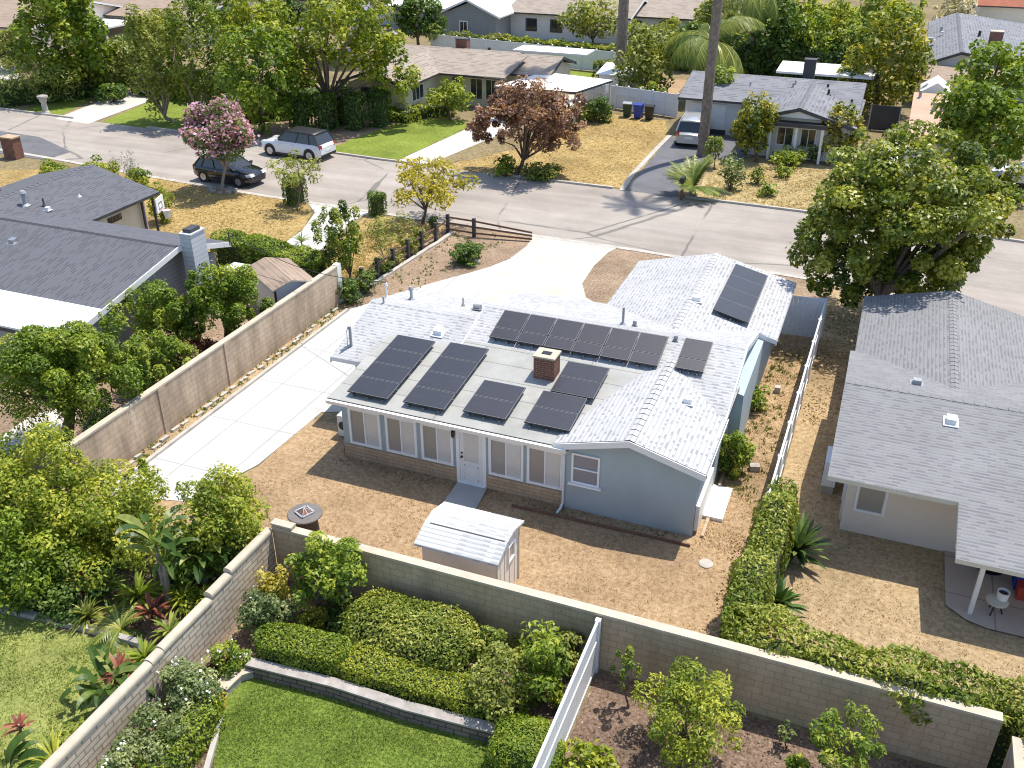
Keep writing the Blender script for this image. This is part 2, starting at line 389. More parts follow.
def street():
    m, nt, b = new_mat('worn pale asphalt'); g = geoco(nt)
    lo = ramp(nt, noise(nt, g, .16, 7, .68, .4), [(.3, (.29, .25, .215)), (.5, (.37, .325, .285)), (.72, (.44, .395, .35))])
    mp = nt.nodes.new('ShaderNodeMapping'); mp.inputs['Scale'].default_value = (.07, 1., 1.); nt.links.new(g, mp.inputs['Vector'])
    st = ramp(nt, noise(nt, mp.outputs[0], 1.1, 5), [(.3, .80), (.7, 1.06)])
    fi = ramp(nt, noise(nt, g, 14, 5, .8), [(.3, .88), (.7, 1.06)])
    col = mix(nt, 1., mix(nt, 1., lo, st, 'MULTIPLY'), fi, 'MULTIPLY')
    wp = nt.nodes.new('ShaderNodeTexNoise'); wp.inputs['Scale'].default_value = .8; wp.inputs['Detail'].default_value = 4; nt.links.new(g, wp.inputs['Vector'])
    off = mix(nt, .16, g, wp.outputs['Color'], 'ADD')
    v = nt.nodes.new('ShaderNodeTexVoronoi'); v.feature = 'DISTANCE_TO_EDGE'; v.inputs['Scale'].default_value = .13; nt.links.new(off, v.inputs['Vector'])
    cr = ramp(nt, v.outputs['Distance'], [(.004, 1.), (.009, 0.)])
    sel = ramp(nt, noise(nt, g, .22, 3), [(.40, 0.), (.5, .9)])
    nt.links.new(mix(nt, mix(nt, 1., cr, sel, 'MULTIPLY'), col, (.15, .14, .13)), b.inputs['Base Color']); b.inputs['Roughness'].default_value = .9
    bump(nt, b, noise(nt, g, 40, 3), .3, .01)
    return m
M['street'] = street()
M['asphalt'] = paint('dark new asphalt', (.13, .13, .14), .9, .2, .8, .4, 30)

# foliage
LV = {}
LV['citrus'] = leaf_mat('citrus leaves', (0.060, 0.109, 0.012), (0.171, 0.239, 0.024), (0.445, 0.450, 0.066), .32)
LV['ficus'] = leaf_mat('glossy gold green leaves', (0.056, 0.095, 0.011), (0.190, 0.241, 0.027), (0.493, 0.482, 0.084), .32, .4, .45)
LV['deep'] = leaf_mat('deep green leaves', (0.037, 0.084, 0.014), (0.099, 0.174, 0.027), (0.248, 0.310, 0.064))
LV['fresh'] = leaf_mat('fresh green leaves', (0.077, 0.138, 0.012), (0.197, 0.283, 0.024), (0.463, 0.486, 0.066), .32)
LV['yellowgreen'] = leaf_mat('yellow green leaves', (0.100, 0.156, 0.011), (0.266, 0.325, 0.028), (0.572, 0.546, 0.077), .32)
LV['ivy'] = leaf_mat('hedge leaves', (0.077, 0.137, 0.013), (0.238, 0.286, 0.035), (0.588, 0.559, 0.143), .32)
LV['gold'] = leaf_mat('golden tipped leaves', (0.067, 0.114, 0.014), (0.228, 0.249, 0.025), (0.632, 0.484, 0.046), .32)
LV['yellow'] = leaf_mat('yellow leaves', (.22, .20, .02), (.45, .38, .045), (.62, .55, .12), .4)
LV['pale'] = leaf_mat('pale green leaves', (.13, .17, .03), (.30, .33, .08), (.50, .52, .18), .38)
LV['olive'] = leaf_mat('olive leaves', (0.096, 0.129, 0.021), (0.240, 0.271, 0.046), (0.494, 0.483, 0.127), .32)
LV['grey'] = leaf_mat('grey green leaves', (0.087, 0.129, 0.044), (0.208, 0.263, 0.088), (0.446, 0.483, 0.214))
LV['purple'] = leaf_mat('purple bronze leaves', (0.112, 0.057, 0.038), (0.299, 0.159, 0.107), (0.598, 0.371, 0.252), .32)
LV['red'] = leaf_mat('red leaves', (.10, .025, .02), (.26, .07, .045), (.46, .19, .12), .3)
LV['pink'] = leaf_mat('pink blossom', (.46, .19, .33), (.62, .33, .48), (.78, .55, .66), .3)
LV['mauve'] = leaf_mat('mauve blossom', (.34, .30, .52), (.46, .42, .64), (.6, .55, .74), .3)
LV['white'] = leaf_mat('white blossom', (.7, .7, .64), (.8, .8, .76), (.85, .85, .82), .2)
LV['creamfl'] = leaf_mat('cream blossom', (.40, .36, .22), (.60, .54, .36), (.75, .69, .5), .2)
LV['tan'] = leaf_mat('dry tan leaves', (.14, .10, .05), (.30, .22, .12), (.46, .37, .22), .25)
LV['palm'] = leaf_mat('palm fronds', (0.072, 0.131, 0.022), (0.195, 0.250, 0.039), (0.468, 0.450, 0.110), .25, .4)
LV['dpalm'] = leaf_mat('sago fronds', (.022, .055, .014), (.06, .12, .025), (.17, .23, .06), .12, .4, .25)
LV['banana'] = leaf_mat('banana leaves', (.035, .08, .014), (.085, .15, .025), (.40, .42, .12), .32, .4)
LV['silver'] = leaf_mat('silver leaves', (.2, .19, .16), (.34, .33, .29), (.5, .49, .44), .2)

# ------------------------------------------------------------------ foliage geometry
def leaf_mesh(name, P, N, size, aspect, tint, rng, mat, droop=0.):
    """one small folded leaf face per point"""
    n = len(P); N = N / (np.linalg.norm(N, axis=1, keepdims=True) + 1e-9)
    r = rng.normal(size=(n, 3)); r[:, 2] -= droop
    T = r - N * (r * N).sum(1, keepdims=True); T /= np.linalg.norm(T, axis=1, keepdims=True) + 1e-9
    B = np.cross(N, T); L = (size * rng.uniform(.65, 1.3, n))[:, None]; W = L * aspect
    v = np.empty((n, 4, 3)); v[:, 0] = P - T * L * .5; v[:, 2] = P + T * L * .5 - N * L * .12
    v[:, 1] = P + B * W * .5 + N * L * .08; v[:, 3] = P - B * W * .5 + N * L * .08
    me = bpy.data.meshes.new(name); me.vertices.add(n * 4); me.vertices.foreach_set('co', v.reshape(-1).astype(np.float32))
    me.loops.add(n * 4); me.loops.foreach_set('vertex_index', np.arange(n * 4, dtype=np.int32))
    me.polygons.add(n); me.polygons.foreach_set('loop_start', np.arange(0, n * 4, 4, dtype=np.int32)); me.polygons.foreach_set('loop_total', np.full(n, 4, dtype=np.int32))
    at = me.attributes.new('tint', 'FLOAT', 'FACE'); at.data.foreach_set('value', np.clip(tint, 0, 1).astype(np.float32))
    me.materials.append(mat); me.update(calc_edges=True)
    return me

def crown_points(rng, rx, rz, leaf, cover=2.4, nclump=None, clump=.32, bottom=-.55, bias=.75, cap=60000, fill=.55):
    """leaf positions in clumps set through an ellipsoid; returns local points, normals, tints and clump centres"""
    nclump = nclump or int(16 + 7 * rx)
    i = np.arange(nclump) + .5; ph = np.arccos(1 - 2 * i / nclump); th = np.pi * (1 + 5 ** .5) * i + rng.uniform(0, 6)
    D = np.stack([np.cos(th) * np.sin(ph), np.sin(th) * np.sin(ph), np.cos(ph)], 1) + rng.normal(size=(nclump, 3)) * .16
    D /= np.linalg.norm(D, axis=1, keepdims=True)
    rr = np.where(rng.random(nclump) < .82, rng.uniform(.56, .93, nclump), rng.uniform(.2, .6, nclump))
    Cc = D * rr[:, None]; keep = Cc[:, 2] > bottom; Cc = Cc[keep]; D = D[keep]
    cr = rng.uniform(.55, 1.3, len(Cc)) * clump
    area = 4 * np.pi * ((rx * rx + 2 * rx * rz) / 3)
    n = int(min(cap, cover * area / (leaf * leaf * .55)))
    w = cr ** 2; idx = rng.choice(len(Cc), n, p=w / w.sum())
    d = rng.normal(size=(n, 3)); d[:, 2] += .25; d /= np.linalg.norm(d, axis=1, keepdims=True)
    rad = cr[idx] * rng.random(n) ** (1 / 3. * fill); rad = np.where(rng.random(n) < .07, rad * rng.uniform(1.05, 1.45, n), rad)
    P = Cc[idx] + d * rad[:, None]
    Nn = d * .75 + rng.normal(size=(n, 3)) * .5 + np.array([0, 0, bias])
    ct = rng.normal(.45, .2, len(Cc))
    t = ct[idx] + rng.normal(0, .2, n)
    S = np.array([rx, rx, rz])
    return P * S, Nn, t, Cc * S

def limbs(base, cc, r0, rng, k=6, fork=.45):
    """tapered trunk and limbs from the foot to some clump centres"""
    mb = MB(); base = Vector(base)
    cen = Vector(cc.mean(0)); low = min(c[2] for c in cc)
    f = base.lerp(cen, fork); f += Vector((rng.normal() * .06, rng.normal() * .06, 0)) * (cen - base).length
    m_ = base.lerp(f, .5) + Vector((rng.normal() * .03, rng.normal() * .03, 0)) * (f - base).length
    mb.tube([base - Vector((0, 0, .1)), base + Vector((0, 0, .12)), m_, f], [r0 * 1.35, r0 * 1.05, r0 * .85, r0 * .7], 8)
    for c in cc[rng.choice(len(cc), min(k, len(cc)), replace=False)]:
        c = Vector(c); q = f.lerp(c, .5) + Vector((rng.normal() * .1, rng.normal() * .1, .12)) * (c - f).length
        mb.tube([f - (f - m_) * .12, q, c], [r0 * .55, r0 * .34, r0 * .08], 6)
    return mb

def tree(name, label, spec, mat, leaf=.14, cover=2.4, seed=0, base=None, trunk=None, bark='bark', group=None, cat='tree', aspect=.55, k=6, fork=.45, blossom=None, **kw):
    """spec = crown centre x, y, z, radius, half height"""
    lobes = spec if isinstance(spec, list) else [spec]; rng = np.random.default_rng(seed + 11)
    x, y, z, rx, rz = lobes[0]; bx, by = base or (x, y)
    t = thing(name, label, cat, (bx, by, 0), 0, group)
    P, N, T, cc = crown_points(rng, rx, rz, leaf, cover, **kw)
    sh = np.array([x - bx, y - by, z])
    for lb in lobes[1:]:
        d = np.array([lb[0] - x, lb[1] - y, lb[2] - z]); k2 = dict(kw); k2['nclump'] = int((kw.get('nclump') or 30) * .45)
        p2, n2, t2, c2 = crown_points(rng, lb[3], lb[4], leaf, cover, **k2); P = np.concatenate([P, p2 + d]); N = np.concatenate([N, n2]); T = np.concatenate([T, t2]); cc = np.concatenate([cc, c2 + d])
    lo = (P + sh)[:, 2] > .05; P, N, T = P[lo], N[lo], T[lo]
    me = leaf_mesh('crown', P + sh, N, leaf, aspect, T, rng, LV[mat])
    o = bpy.data.objects.new('crown', me); COL.objects.link(o); o.parent = t
    r0 = trunk or max(.03, .045 * rx + .02)
    limbs((0, 0, 0), cc + sh, r0, rng, k, fork).build('trunk', M[bark], t, world=False)
    if blossom:
        bm, share, bl, topb = blossom
        q = np.where((P[:, 2] > -rz * .3) & (np.linalg.norm(P / np.array([rx, rx, rz]), axis=1) > topb))[0]
        q = rng.choice(q, int(len(q) * share), replace=False)
        P2 = np.repeat(P[q], 3, 0) * 1.03 + rng.normal(size=(len(q) * 3, 3)) * bl * .6 + sh
        m2 = leaf_mesh('blossom', P2, rng.normal(size=P2.shape) + [0, 0, .8], bl, .8, rng.random(len(P2)), rng, LV[bm])
        b = bpy.data.objects.new('blossom', m2); COL.objects.link(b); b.parent = t
    return t

def shrub(name, label, spec, mat, leaf=.09, cover=2.6, seed=0, group=None, cat='shrub', aspect=.55, blossom=None, nclump=None, clump=.34, **kw):
    """bush standing on the ground; spec = centre x, y, z, radius, half height (kept above the ground)"""
    x, y, z, rx, rz = spec; rng = np.random.default_rng(seed + 503)
    top = z + rz; z = max(top * .5, top - rz * 1.3); rz = top - z
    t = thing(name, label, cat, (x, y, 0), 0, group)
    P, N, T, cc = crown_points(rng, rx, rz, leaf, cover, nclump=nclump, clump=clump, bottom=-.95, **kw)
    sh = np.array([0, 0, z]); lo = (P + sh)[:, 2] > .02; P, N, T = P[lo], N[lo], T[lo]
    me = leaf_mesh('foliage', P + sh, N, leaf, aspect, T, rng, LV[mat])
    o = bpy.data.objects.new('foliage', me); COL.objects.link(o); o.parent = t
    mb = MB()
    for c in cc[rng.choice(len(cc), min(7, len(cc)), replace=False)]:
        c = Vector(c + sh); a = Vector((c.x * .12, c.y * .12, -.05))
        mb.tube([a, a.lerp(c, .5) + Vector((0, 0, .1 * rz)), c], [.03 + .012 * rx, .02, .006], 5)
    mb.build('stem', M['bark'], t, world=False)
    if blossom:
        bm, share, bl, topb = blossom
        q = np.where((P[:, 2] > -rz * .2) & (np.linalg.norm(P / np.array([rx, rx, rz]), axis=1) > topb))[0]
        q = rng.choice(q, max(3, int(len(q) * share)), replace=False)
        P2 = np.repeat(P[q], 5, 0) + rng.normal(size=(len(q) * 5, 3)) * bl * .7 + sh + np.array([0, 0, bl * .5])
        m2 = leaf_mesh('blossom', P2, rng.normal(size=P2.shape) + [0, 0, .8], bl, .85, rng.random(len(P2)), rng, LV[bm])
        b = bpy.data.objects.new('blossom', m2); COL.objects.link(b); b.parent = t
    return t

def dome(name, label, c, rx, ry, h, mat, leaf=.09, cover=2.6, seed=0, cat='shrub', group=None, aspect=.45, rough=.07, lump=.08):
    """broad clipped shrub: leaves over a flattened dome with upright lower sides"""
    rng = np.random.default_rng(seed + 901); t = thing(name, label, cat, (c[0], c[1], 0), 0, group)
    n = int(cover * (math.pi * rx * ry * 1.3 + math.pi * (rx + ry) * h) / (leaf * leaf * .5))
    d = rng.normal(size=(n, 3)); d[:, 2] = np.abs(d[:, 2]) * 1.2; d /= np.linalg.norm(d, axis=1, keepdims=True)
    k = (np.abs(d[:, 0]) ** 2.6 + np.abs(d[:, 1]) ** 2.6 + np.abs(d[:, 2]) ** 2.6) ** (-1 / 2.6)
    wob = 1 + lump * (np.sin(d[:, 0] * 7 + seed) * .5 + np.sin(d[:, 1] * 9 + 1.3 * seed) * .4 + np.sin(d[:, 2] * 8 + d[:, 0] * 5) * .4) - np.abs(rng.normal(0, rough, n)) + (rng.random(n) < .05) * .06
    S = np.array([rx, ry, h * .78]); P = d * (k * wob)[:, None] * S; P[:, 2] = P[:, 2] + h * .22 * np.minimum(1, d[:, 2] * 4 + .3); lowm = rng.random(n) < .18; P[lowm, 2] *= rng.random(lowm.sum())
    P[:, 2] = np.maximum(P[:, 2], .03); N = d / S * .8 + rng.normal(size=(n, 3)) * .5 + [0, 0, .45]
    T = .45 + .2 * np.sin(P[:, 0] * 2.1 + seed) * np.sin(P[:, 1] * 2.7) + rng.normal(0, .24, n)
    me = leaf_mesh('foliage', P, N, leaf, aspect, T, rng, LV[mat]); o = bpy.data.objects.new('foliage', me); COL.objects.link(o); o.parent = t
    mb = MB(); mb.lathe([(.72, 0), (.82, .3 * h), (.74, .62 * h), (.45, .8 * h), (.1, .85 * h)], (0, 0, 0), 20)
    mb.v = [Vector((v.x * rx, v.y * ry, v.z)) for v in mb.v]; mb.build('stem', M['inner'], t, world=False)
    return t

def hedge(name, label, line, w, h, mat, leaf=.09, cover=2.4, seed=0, cat='hedge', group=None, rough=.12, z0=0., aspect=.45, core=.8, lump=.1, drop=None):
    """clipped hedge along a polyline: leaves over a rounded box with a woody core"""
    rng = np.random.default_rng(seed + 77)
    L = [np.array(p, float) for p in line]; seg = [np.linalg.norm(L[i + 1] - L[i]) for i in range(len(L) - 1)]; tot = sum(seg); cum = np.concatenate([[0], np.cumsum(seg)])
    t = thing(name, label, cat, (L[0][0], L[0][1], 0), 0, group)
    hz = h - z0
    n = int(cover * (tot * (w + 2 * hz) + 2 * w * hz) / (leaf * leaf * .5))
    s = rng.uniform(-w * .35, tot + w * .35, n); sc_ = np.clip(s, 0, tot); k = np.clip(np.searchsorted(cum, sc_, 'right') - 1, 0, len(seg) - 1)
    A = np.array(L)[k]; D = np.array([(L[i + 1] - L[i]) / seg[i] for i in range(len(seg))])[k]
    Nn = np.stack([-D[:, 1], D[:, 0]], 1)
    c = rng.uniform(0, w + 2 * hz, n)
    u = np.where(c < hz, -w / 2, np.where(c < hz + w, c - hz - w / 2, w / 2)); zz = np.where(c < hz, c, np.where(c < hz + w, hz, w + 2 * hz - c))
    nu = np.where(c < hz, -1., np.where(c < hz + w, 0., 1.)); nz = np.where((c >= hz) & (c < hz + w), 1., .25)
    # round the top edges and the ends, wobble the face
    e = np.clip((np.abs(u) / (w / 2)), 0, 1) ** 4 * np.clip(zz / hz, 0, 1) ** 6
    u = u * (1 - .16 * e); zz = zz * (1 - .07 * e)
    over = s - sc_; u = u * np.sqrt(np.clip(1 - (over / (w * .36)) ** 2, 0, 1))
    wob = lump * (np.sin(s * 2.1 + seed) * .5 + np.sin(s * 4.7 + 1.3 * seed + zz * 2.) * .35 + np.sin(s * 1.1 + u * 3.1) * .4)
    dep = -np.abs(rng.normal(0, rough, n)) + wob
    pos2 = A + D * (sc_ - cum[k] + over)[:, None] + Nn * (u + nu * dep)[:, None]
    z = np.maximum(z0 + .02, z0 + zz + np.where(nz > .5, dep, 0))
    P = np.column_stack([pos2 - L[0][None, :2], z])
    ok = np.ones(n, bool) if drop is None else ~drop(pos2[:, 0], pos2[:, 1], z)
    N = np.column_stack([Nn * nu[:, None] * .8, nz]) + rng.normal(size=(n, 3)) * .45
    T = .45 + .22 * np.sin(s * 1.7 + seed) * np.sin(s * .6 + 2) + rng.normal(0, .24, n); P, N, T = P[ok], N[ok], T[ok]
    me = leaf_mesh('foliage', P, N, leaf, aspect, T, rng, LV[mat]); o = bpy.data.objects.new('foliage', me); COL.objects.link(o); o.parent = t
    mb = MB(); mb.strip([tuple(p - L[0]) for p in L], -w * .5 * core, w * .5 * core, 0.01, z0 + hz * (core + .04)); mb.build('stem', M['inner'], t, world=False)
    return t

def frond_points(rng, n, length, arch, leaflet, elev=(.2, 1.2), per=26, droop=.5):
    """pinnate fronds from the origin: leaflets along arching midribs"""
    V = []; F = []; T = []
    for i in range(n):
        az = 2.399963 * i + rng.normal() * .2; el = elev[0] + (elev[1] - elev[0]) * ((i * .618) % 1.)
        L = length * rng.uniform(.8, 1.1); p = np.zeros(3); e = el; tint = rng.normal(.45, .15)
        h = np.array([math.cos(az), math.sin(az), 0]); side = np.array([-h[1], h[0], 0]); pts = []
        for k in range(per + 1):
            d = h * math.cos(e) + np.array([0, 0, math.sin(e)]); pts.append((p.copy(), d)); p = p + d * L / per; e -= arch / per
        for k in range(1, per + 1):
            f = k / per; w = leaflet * math.sin(math.pi * min(1, f * .85 + .12)) ** .6; p, d = pts[k]; up = np.cross(side, d) * -1
            if up[2] < 0: up = -up
            for sg in (-1, 1):
                tip = p + (side * sg * .85 + d * .55 - np.array([0, 0, droop])) / 1.1 * w + rng.normal(size=3) * .04 * w
                wd = d * L / per * .42
                b = len(V); V += [p - wd, p + wd, tip]; F.append((b, b + 1, b + 2)); T.append(tint + rng.normal() * .15)
        for k in range(per):
            a, c = pts[k][0], pts[k + 1][0]; q = side * .018 * length ** .5; b = len(V); V += [a - q, a + q, c + q * .8, c - q * .8]; F.append((b, b + 1, b + 2, b + 3)); T.append(tint + .25)
    return V, F, T
def tint_mesh(name, V, F, T, mat, parent, off=(0, 0, 0)):
    me = bpy.data.meshes.new(name); me.from_pydata([tuple(np.asarray(v) + np.asarray(off)) for v in V], [], F)
    at = me.attributes.new('tint', 'FLOAT', 'FACE'); at.data.foreach_set('value', np.clip(np.array(T, float), 0, 1).astype(np.float32))
    me.materials.append(mat); me.update(); o = bpy.data.objects.new(name, me); COL.objects.link(o); o.parent = parent
    return o
def palm(name, label, base, h, n, length, arch, leaflet, mat='palm', r=.2, lean=(0, 0), seed=1, elev=(.0, 1.3), cat='palm', per=26, droop=.5, group=None, bark='bark_pale'):
    rng = np.random.default_rng(seed); t = thing(name, label, cat, (base[0], base[1], 0), 0, group)
    top = Vector((lean[0], lean[1], h))
    if h > .3:
        mb = MB(); k = max(4, int(h / .5)); pts = [Vector((lean[0] * (i / k) ** 4, lean[1] * (i / k) ** 4, h * i / k - (.05 if i == 0 else 0))) for i in range(k + 1)]
        mb.tube(pts, [r * (1.25 - .45 * i / k + (.25 if i == 0 else 0)) * (1 + .05 * (i % 2)) for i in range(k + 1)], 10); mb.build('trunk', M[bark], t, world=False)
    V, F, T = frond_points(rng, n, length, arch, leaflet, elev, per, droop)
    tint_mesh('crown', V, F, T, LV[mat], t, top)
    return t
def paddle_plant(name, label, base, stems, mat='banana', seed=1, cat='plant', group=None):
    """banana-like plant: big folded paddle leaves on stalks; stems = list of (dx, dy, height, leaves, leaf length)"""
    rng = np.random.default_rng(seed); t = thing(name, label, cat, (base[0], base[1], 0), 0, group); V = []; F = []; T = []; mb = MB()
    for dx, dy, h, nl, ll in stems:
        top = np.array([dx, dy, h]); mb.tube([(dx * .4, dy * .4, -.05), (dx * .7, dy * .7, h * .5), tuple(top)], [.09, .08, .05], 7)
        for i in range(nl):
            az = 2.4 * i + rng.uniform(0, 1.) ; e = rng.uniform(.75, 1.45); L = ll * rng.uniform(.75, 1.15); wd = L * rng.uniform(.10, .145)
            hdir = np.array([math.cos(az), math.sin(az), 0]); side = np.array([-hdir[1], hdir[0], 0]); p = top.copy(); tint = rng.normal(.45, .28); rows = []
            st = L * .45
            for k in range(4):
                d = hdir * math.cos(e) + np.array([0, 0, math.sin(e)]); q = side * .018; b = len(V); V += [p - q, p + q, p + d * st / 4 + q, p + d * st / 4 - q]; F.append((b, b + 1, b + 2, b + 3)); T.append(.6); p = p + d * st / 4; e -= .05
            K = 9
            for k in range(K + 1):
                f = k / K; d = hdir * math.cos(e) + np.array([0, 0, math.sin(e)]); w = wd * (math.sin(math.pi * (f * .94 + .05)) ** .55)
                lift = np.array([0, 0, 1.]) * w * .55; rows.append((p + side * w + lift, p.copy(), p - side * w + lift)); p = p + d * L / K; e -= rng.uniform(.1, .22)
            for k in range(K):
                a, b_ = rows[k], rows[k + 1]
                for u in (0, 1):
                    if rng.random() < .10: continue
                    b = len(V); V += [a[u], a[u + 1], b_[u + 1], b_[u]]; F.append((b, b + 1, b + 2, b + 3)); T.append(tint + rng.normal() * .08)
    mb.build('stem', M['bark_pale'], t, world=False)
    tint_mesh('foliage', V, F, T, LV[mat], t)
    return t
def strap_plant(name, label, base, h, n, length, w, mat, seed=1, cat='plant', group=None, elev=(.1, 1.3), arch=.9, stalk=.03):
    """strap-leaved rosette (ti plant, yucca, grass clump)"""
    rng = np.random.default_rng(seed); t = thing(name, label, cat, (base[0], base[1], 0), 0, group); V = []; F = []; T = []
    for i in range(n):
        az = 2.4 * i + rng.normal() * .3; e = rng.uniform(*elev); L = length * rng.uniform(.7, 1.15); hd = np.array([math.cos(az), math.sin(az), 0]); sd = np.array([-hd[1], hd[0], 0])
        p = np.array([0, 0, h * rng.uniform(.75, 1.)]); K = 5; rows = []; tint = rng.normal(.5, .25)
        for k in range(K + 1):
            f = k / K; d = hd * math.cos(e) + np.array([0, 0, math.sin(e)]); q = sd * w * .5 * (math.sin(math.pi * (f * .9 + .1)) ** .5); rows.append((p - q, p + q)); p = p + d * L / K; e -= arch / K
        for k in range(K):
            b = len(V); V += [rows[k][0], rows[k][1], rows[k + 1][1], rows[k + 1][0]]; F.append((b, b + 1, b + 2, b + 3)); T.append(tint)
    mb = MB(); mb.tube([(0, 0, -.05), (0, 0, max(.1, h))], [stalk * 1.3, stalk], 6); mb.build('stem', M['bark_pale'], t, world=False)
    tint_mesh('foliage', V, F, T, LV[mat], t)
    return t

# ------------------------------------------------------------------ camera, sun, sky
cd = bpy.data.cameras.new('camera'); cam = bpy.data.objects.new('camera', cd); COL.objects.link(cam)
cam.location = (0, 0, 17.2); cam.rotation_euler = (R(90 - 28.972), 0, R(21.5)); cd.sensor_width = 36; cd.lens = 36 * 950 / 1024
cd.clip_end = 2000; cd.clip_start = .3; scene.camera = cam
SUN = Vector((.21, .335, 1.)).normalized(); el = math.asin(SUN.z); az = math.atan2(SUN.x, SUN.y)
ld = bpy.data.lights.new('sun', 'SUN'); ld.energy = 3.8; ld.angle = R(.53); ld.color = (1., .94, .84)
lo = bpy.data.objects.new('sun', ld); COL.objects.link(lo); lo.rotation_euler = (-SUN).to_track_quat('-Z', 'Y').to_euler(); lo.location = (0, 40, 60)
w = bpy.data.worlds.new('World'); scene.world = w; w.use_nodes = True; nt = w.node_tree
sk = nt.nodes.new('ShaderNodeTexSky'); sk.sky_type = 'NISHITA'; sk.sun_disc = False; sk.sun_elevation = el; sk.sun_rotation = az
nt.links.new(sk.outputs[0], nt.nodes['Background'].inputs[0]); nt.nodes['Background'].inputs[1].default_value = .15
vs = scene.view_settings; vs.view_transform = 'Standard'; vs.look = 'None'; vs.exposure = .58; vs.gamma = 1.
scene.cycles.max_bounces = 6; scene.cycles.diffuse_bounces = 3; scene.cycles.transmission_bounces = 4; scene.cycles.transparent_max_bounces = 4
scene.cycles.use_denoising = True; scene.cycles.filter_width = 1.1

# ------------------------------------------------------------------ ground, street, paved and planted areas
def sheet(name, pts, z, mat, jit=0., step=.6, seed=3):
    """flat ground patch, optionally with an uneven edge"""
    rg = random.Random(seed); P = []
    n = len(pts)
    for i in range(n):
        a, b = Vector(pts[i]), Vector(pts[(i + 1) % n]); k = max(1, int((b - a).length / step)) if jit else 1
        for j in range(k):
            p = a.lerp(b, j / k); P.append((p.x + rg.uniform(-jit, jit), p.y + rg.uniform(-jit, jit)))
    mb = MB(); mb.face([(x, y, z) for x, y in P]); o = mb.build(name, mat)
    if o.data.polygons[0].normal.z < 0: o.data.flip_normals()
    return setting(o)
mb = MB(); mb.face([(-400, -60, 0), (300, -60, 0), (300, 600, 0), (-400, 600, 0)]); setting(mb.build('ground', M['ground']))
near_edge = [(-140, 48.6), (-90, 48.4), (-66, 47.6), (-50, 46.3), (-42.5, 45.5), (-33.4, 44.8), (-24.2, 44.5), (-17, 44.3), (-10.6, 44.2), (-1.7, 43.5), (6.8, 42.3), (14, 40.9), (40, 35)]
far_edge = [(-140, 56.6), (-90, 56.2), (-64, 55.4), (-43, 54.6), (-31, 53.7), (-14, 53.3), (-2.6, 53.0), (8, 52.2), (20, 50.6), (45, 46)]
sheet('street', near_edge + far_edge[::-1], .014, M['street'])
mb = MB(); mb.strip(near_edge, -.0, -.32, 0, .03); setting(mb.build('gutter', M['kerb']))
def kerb(line, nm='kerb'): mb = MB(); mb.strip(line, 0, .17, 0, .13); return setting(mb.build(nm, M['kerb']))
kerb([(-140, 56.6), (-90, 56.2), (-64, 55.4), (-57.3, 55.15)]); kerb([(-50.2, 54.9), (-43, 54.6), (-31, 53.7), (-26.6, 53.55)])
kerb([(-21.0, 53.4), (-14.6, 53.3)]); kerb([(-10.2, 53.2), (-2.6, 53.0), (8, 52.2), (20, 50.6), (45, 46)])
sheet('asphalt_patch', [(-58, 45.9), (-50.7, 45.75), (-50.5, 47.9), (-55.5, 50.1), (-60, 50.4)], .019, M['asphalt'])
# the subject's lot
sheet('yard_dirt', [(-21.6, 16.4), (-1.35, 16.4), (-1.2, 41.2), (-3.5, 41.4), (-3.5, 24), (-17.0, 24), (-17, 20.8), (-17.9, 18.4), (-21.6, 18.2)], .006, M['straw'])
sheet('front_yard_dirt', [(-21.9, 31.2), (-14, 31), (-13, 40), (-15.6, 44.1), (-21.0, 44.3), (-21.6, 40)], .005, M['brown_dirt'])
sheet('front_yard_dirt', [(-13.4, 44.2), (-1.7, 43.4), (3.4, 42.7), (3.4, 36), (-12, 33)], .005, M['brown_dirt'])
sheet('driveway', [(-20.5, 17.7), (-17.9, 18.35), (-17.05, 20.85), (-16.9, 24.5), (-14.5, 25.5), (-8, 31), (-8.7, 31.8), (-10.05, 36.68), (-11.22, 37.50), (-11.87, 38.95), (-12.01, 41.27), (-11.87, 43.18), (-11.6, 44.1),
   (-16.2, 44.2), (-15.97, 42.61), (-16.11, 40.64), (-16.62, 39.32), (-17.22, 38.27), (-18.12, 36.87), (-18.67, 35.90), (-19.36, 34.76), (-19.78, 33.65), (-20.4, 32.6)], .018, M['drive'])
sheet('driveway_apron', [(-10.05, 36.68), (-11.22, 37.50), (-11.87, 38.95), (-12.01, 41.27), (-11.87, 43.18), (-11.6, 44.1), (-16.2, 44.2), (-15.97, 42.61), (-15.98, 36.59), (-14.2, 33.6), (-8.8, 31.7)], .022, M['apron'])
mb = MB(); mb.strip([(-20.42, 17.7), (-20.36, 32.4)], 0, .14, 0, .11); setting(mb.build('driveway_kerb', M['kerb']))
sheet('planter_dirt', [(-21.2, 17.5), (-20.5, 17.5), (-20.5, 33.2), (-21.2, 33.2)], .012, M['straw2'], .0)
sheet('walkway', [(-10.62, 22.35), (-9.62, 22.35), (-9.35, 19.3), (-10.5, 19.3)], .05, M['walk'])
# neighbour on the right
sheet('neighbour_yard', [(-1.2, 16.45), (30, 16.45), (30, 24), (8, 36), (8, 41.4), (-1.1, 42.5)], .007, M['straw2'])
sheet('patio_slab', [(3.6, 24.2), (3.62, 21.85), (4.1, 21.45), (4.6, 21.3), (12, 21.3), (12, 27), (3.6, 27)], .06, M['patio'])
sheet('front_lawn_dry', [(3, 42.5), (30, 36.4), (30, 33), (6.4, 36.4)], .008, M['dry_grass'])
